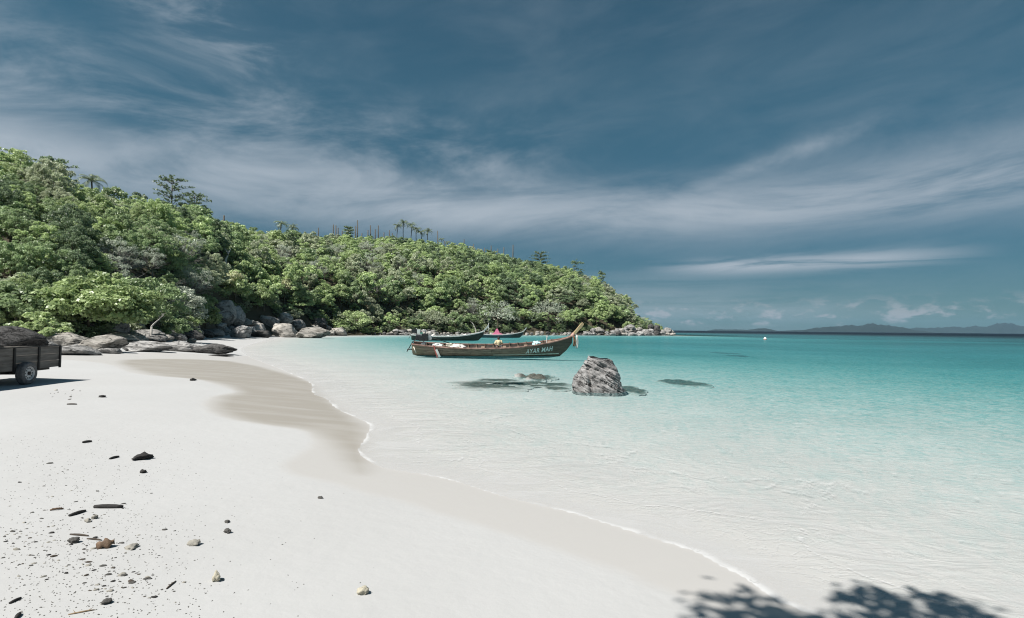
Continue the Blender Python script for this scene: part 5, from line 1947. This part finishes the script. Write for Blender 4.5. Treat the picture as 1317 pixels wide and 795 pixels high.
lump('coral_chunk', 412, 641, 7, 3.5, M_CORALD, 'tiny dark chip near the wet sand', 'stone', 3)
lump('coral_chunk', 248, 489.5, 9, 4, M_CHAR, 'dark lump at the edge of the wet sand', 'stone', 4)
lump('coral_chunk', 131, 511, 8, 3.5, M_CHAR, 'small dark lump beyond the trailer wheel', 'stone', 6)
stick(86, 520.5, 99, 520.5, 2.0, M_STICK, 'small grey stick near the trailer', bend=0.01)
# curled dry leaf
p = gh(136, 704)
mb = MB()
V, Fc = [], []
for i in range(9):
    u = i / 8 - 0.5
    for j in range(9):
        v = j / 8 - 0.5
        w = 0.075 * math.sqrt(max(0.02, 1 - (2 * u) ** 2)) * (1 + 0.15 * math.sin(9 * u))
        V.append((u * 0.115, v * 1.0 * w, 0.012 + 0.055 * (1 - (2 * v) ** 2) * (1 - abs(u)) + 0.012 * math.sin(13 * u + 7 * v)))
for i in range(8):
    for j in range(8):
        Fc.append((i * 9 + j, i * 9 + j + 1, (i + 1) * 9 + j + 1, (i + 1) * 9 + j))
mb.add(V, Fc)
o = mb.build('dry_leaf', M_LEAFB, None, True, loc=p, rot=(0.1, -0.1, 0.5))
o.modifiers.new('thick', 'SOLIDIFY').thickness = 0.003
tag(o, 'curled dry brown leaf among the rubble', 'leaf')

# scattered bits: things for those that show, one mass for the specks
clusters = [(40, 690, 40, 22, 42), (25, 735, 26, 30, 26), (90, 715, 55, 26, 32), (140, 745, 45, 26, 36), (180, 720, 60, 40, 30), (110, 655, 60, 30, 22), (200, 755, 60, 30, 20), (60, 610, 50, 40, 14), (85, 508, 22, 6, 14)]
pts = []
for cx_, cy_, sx, sy, n in clusters:
    for _ in range(n):
        x, y = random.gauss(cx_, sx * .6), random.gauss(cy_, sy * .6)
        if 0 < x < 340 and 500 < y < 793:
            pts.append((x, y))
marks = [(182, 590, 'the flat charred driftwood'), (139, 653, 'the level black stick'), (100, 661, 'the tapering black stick'), (100, 689, 'the thin dark twig'), (136, 702, 'the curled brown leaf'),
         (20, 773, 'the stubby black stick'), (105, 788, 'the tan twig'), (278, 745, 'the fan-shaped coral'), (249, 700, 'the pale flat coral'), (220, 753, 'the forked twig'),
         (73, 656, 'the reddish broken twigs'), (92, 520, 'the trailer'), (112, 570, 'the high dark stick'), (170, 705, 'the long grey coral'), (137, 776, 'the dark coral')]
hits = ground_hits(pts)
for (x, y), p in zip(pts, hits):
    w = min(9.0, max(2.2, random.lognormvariate(1.25, 0.45))) * (0.55 + 0.45 * min(1, (y - 430) / 300))
    mt = random.choice((M_CORAL, M_CORALD, M_CORALD, M_CHAR, M_STICK, M_CORALD, M_CORAL))
    wm = w / FPX * p.y / 2
    el_ = random.uniform(0.35, 0.9)
    o = obj('rubble_bit', chip_meshes[(mt.name, random.randrange(4))], None, None, (p.x, p.y, p.z + wm * 0.08), (random.uniform(-.2, .2), random.uniform(-.2, .2), random.uniform(-0.6, 0.9)),
            (wm, wm * el_, wm * random.uniform(0.3, 0.55)))
    dk = mt.name in ('charred_wood', 'dark_stick', 'dark_rubble')
    near_ = min(marks, key=lambda q_: (q_[0] - x) ** 2 + ((q_[1] - y) * 1.6) ** 2)
    sz_w = 'tiny' if wm < 0.011 else ('small' if wm < 0.02 else 'larger')
    tag(o, '%s %s on sand near %s' % (sz_w, {'charred_wood': 'black charred bit', 'dark_stick': 'dark brown wood chip', 'dark_rubble': 'dark grey rubble bit', 'coral_rubble': 'pale grey coral bit'}[mt.name], near_[2]),
        'rubble', 'bits strewn on the sand near ' + near_[2])
# specks
sb = []
for _ in range(2200):
    x, y = random.gauss(110, 110), random.uniform(560, 800)
    if -10 < x < 620 and random.random() < (1 if x < 260 else 0.5):
        sb.append((x, y))
hits = ground_hits(sb)
mb = MB()
for p in hits:
    r_ = random.uniform(0.0018, 0.0055)
    a = random.uniform(0, 3.14)
    e = r_ * random.uniform(1, 2.2)
    c_, s_ = math.cos(a), math.sin(a)
    V = [(p.x + c_ * e, p.y + s_ * e, p.z), (p.x - s_ * r_, p.y + c_ * r_, p.z), (p.x - c_ * e, p.y - s_ * e, p.z), (p.x + s_ * r_, p.y - c_ * r_, p.z), (p.x, p.y, p.z + r_)]
    mb.add(V, [(0, 1, 4), (1, 2, 4), (2, 3, 4), (3, 0, 4)])
o = mb.build('sand_specks', M_CORALD)
tag(o, 'fine dark grit and shell specks on the dry sand', 'grit', kind='stuff')

# ------------------------------------------------------------------ tree behind the viewer whose leaves shade the water's edge
sh_px = [(905, 790, .16), (935, 778, .22), (965, 772, .22), (990, 784, .24), (1020, 790, .22), (1095, 757, .16), (1120, 764, .22), (1150, 772, .24), (1180, 778, .22), (1210, 772, .18), (1235, 780, .22),
         (1262, 790, .2), (1130, 790, .22), (1090, 788, .16), (1170, 800, .30), (1230, 806, .3), (960, 806, .3), (1010, 815, .3), (1075, 762, .10)]
C, N = [], []
tips = []
for x, y, r_ in sh_px:
    gpt = on_z(x, y, 0.03)
    hgt = random.uniform(6.0, 7.5)
    c = gpt + SUN_TO * (hgt / SUN_TO.z)
    tips.append(c)
    for k in range(int(30 * (r_ / 0.22) ** 2)):
        d_ = Vector((random.gauss(0, 1), random.gauss(0, 1), random.gauss(0, .7)))
        C.append(c + d_ * r_ * 0.52)
        N.append((random.gauss(0, .5), random.gauss(0, .5), 1))
for k in range(60):
    c = Vector((random.uniform(-3.5, 2.6), random.uniform(-6.5, -0.9), random.uniform(4.8, 7.0)))
    if k < 14:
        tips.append(c)
    for q in range(60):
        C.append(c + Vector((random.gauss(0, .35), random.gauss(0, .35), random.gauss(0, .25))))
        N.append((random.gauss(0, .5), random.gauss(0, .5), 1))
t = empty('beach_tree', (-1.2, -4.2, tz(-1.2, -4.2)))
o0 = Vector(t.location)
obj('crown', leaves_mesh('beach_tree', np.array([list(c - o0) for c in C]), unit(np.array(N)), 0.135, 0.5), LEAF['mid'], t)
mb = MB()
top = Vector((0.3, 0.8, 5.0))
mb.tube([(0, 0, -.5), (0.05, 0.2, 1.5), (0.2, .5, 3.4), top], [.24, .19, .16, .13], 10)
for tp in tips:
    q_ = tp - o0
    mid_ = top.lerp(q_, 0.55) + Vector((0, 0, 0.35))
    mb.tube([top, mid_, q_], [.06, .035, .008], 5, cap=False)
mb.build('trunk', M_BARK, t, True)
tag(t, 'leafy beach tree behind the viewpoint that shades the water edge', 'tree')

# ------------------------------------------------------------------ distant islands and the air in front of them
m_isl, g = new_mat('distant_forest')
pos = g.n('ShaderNodeNewGeometry').outputs['Position']
g.out(g.bsdf(g.mixc(g.noise(pos, 0.004, 4), (0.014, 0.024, 0.026), (0.028, 0.040, 0.040)), 0.95, None, 0.1))


def island(prof, D, depth, seed):
    V, Fc = [], []
    xs = np.linspace(prof[0][0], prof[-1][0], 90)
    ys = np.interp(xs, [p_[0] for p_ in prof], [p_[1] for p_ in prof])
    nrow = 9
    for i, (x, y) in enumerate(zip(xs, ys)):
        r_ = at_depth(x, y, D)
        h_ = max(0.0, r_.z) * (1 + 0.06 * math.sin(i * 0.9 + seed) + 0.05 * math.sin(i * 2.3 + seed * 2))
        for k in range(nrow):
            f = k / (nrow - 1)
            Y = D + (f - 0.5) * depth
            hh = h_ * math.sin(math.pi * f) ** 0.8 * (1 + 0.10 * math.sin(i * 0.6 + k * 1.7))
            V.append((r_.x * Y / D, Y, hh - 2))
    for i in range(len(xs) - 1):
        for k in range(nrow - 1):
            a = i * nrow + k
            Fc.append((a, a + nrow, a + nrow + 1, a + 1))
    mb = MB()
    mb.add(V, Fc)
    o = mb.build('distant_island', m_isl, None, True)
    tag(o, kind='structure')
    return o


island([(900, 426.5), (920, 423.5), (960, 424.0), (985, 422.0), (1000, 425.5), (1030, 424.5), (1060, 420.5), (1100, 418.5), (1125, 416.8), (1150, 419.5), (1175, 424), (1205, 428)], 6500, 900, 1)
island([(1140, 428), (1165, 422.5), (1200, 421.5), (1235, 420.5), (1270, 420.0), (1285, 415.5), (1300, 417), (1330, 420), (1380, 421), (1450, 428)], 9500, 1000, 4)

m_haze, g = new_mat('sea_air')
pv = g.n('ShaderNodeVolumePrincipled')
g.put(pv, 'Color', (0.42, 0.70, 0.92))
g.put(pv, 'Density', 0.000036)
g.put(pv, 'Anisotropy', 0.2)
g.out(None, pv.outputs[0])
mb = MB()
mb.box((0, 0, 142), (28600, 28600, 360))
hz_o = mb.build('haze', m_haze)
tag(hz_o, 'thin blue sea air over the whole bay', 'haze', kind='stuff')
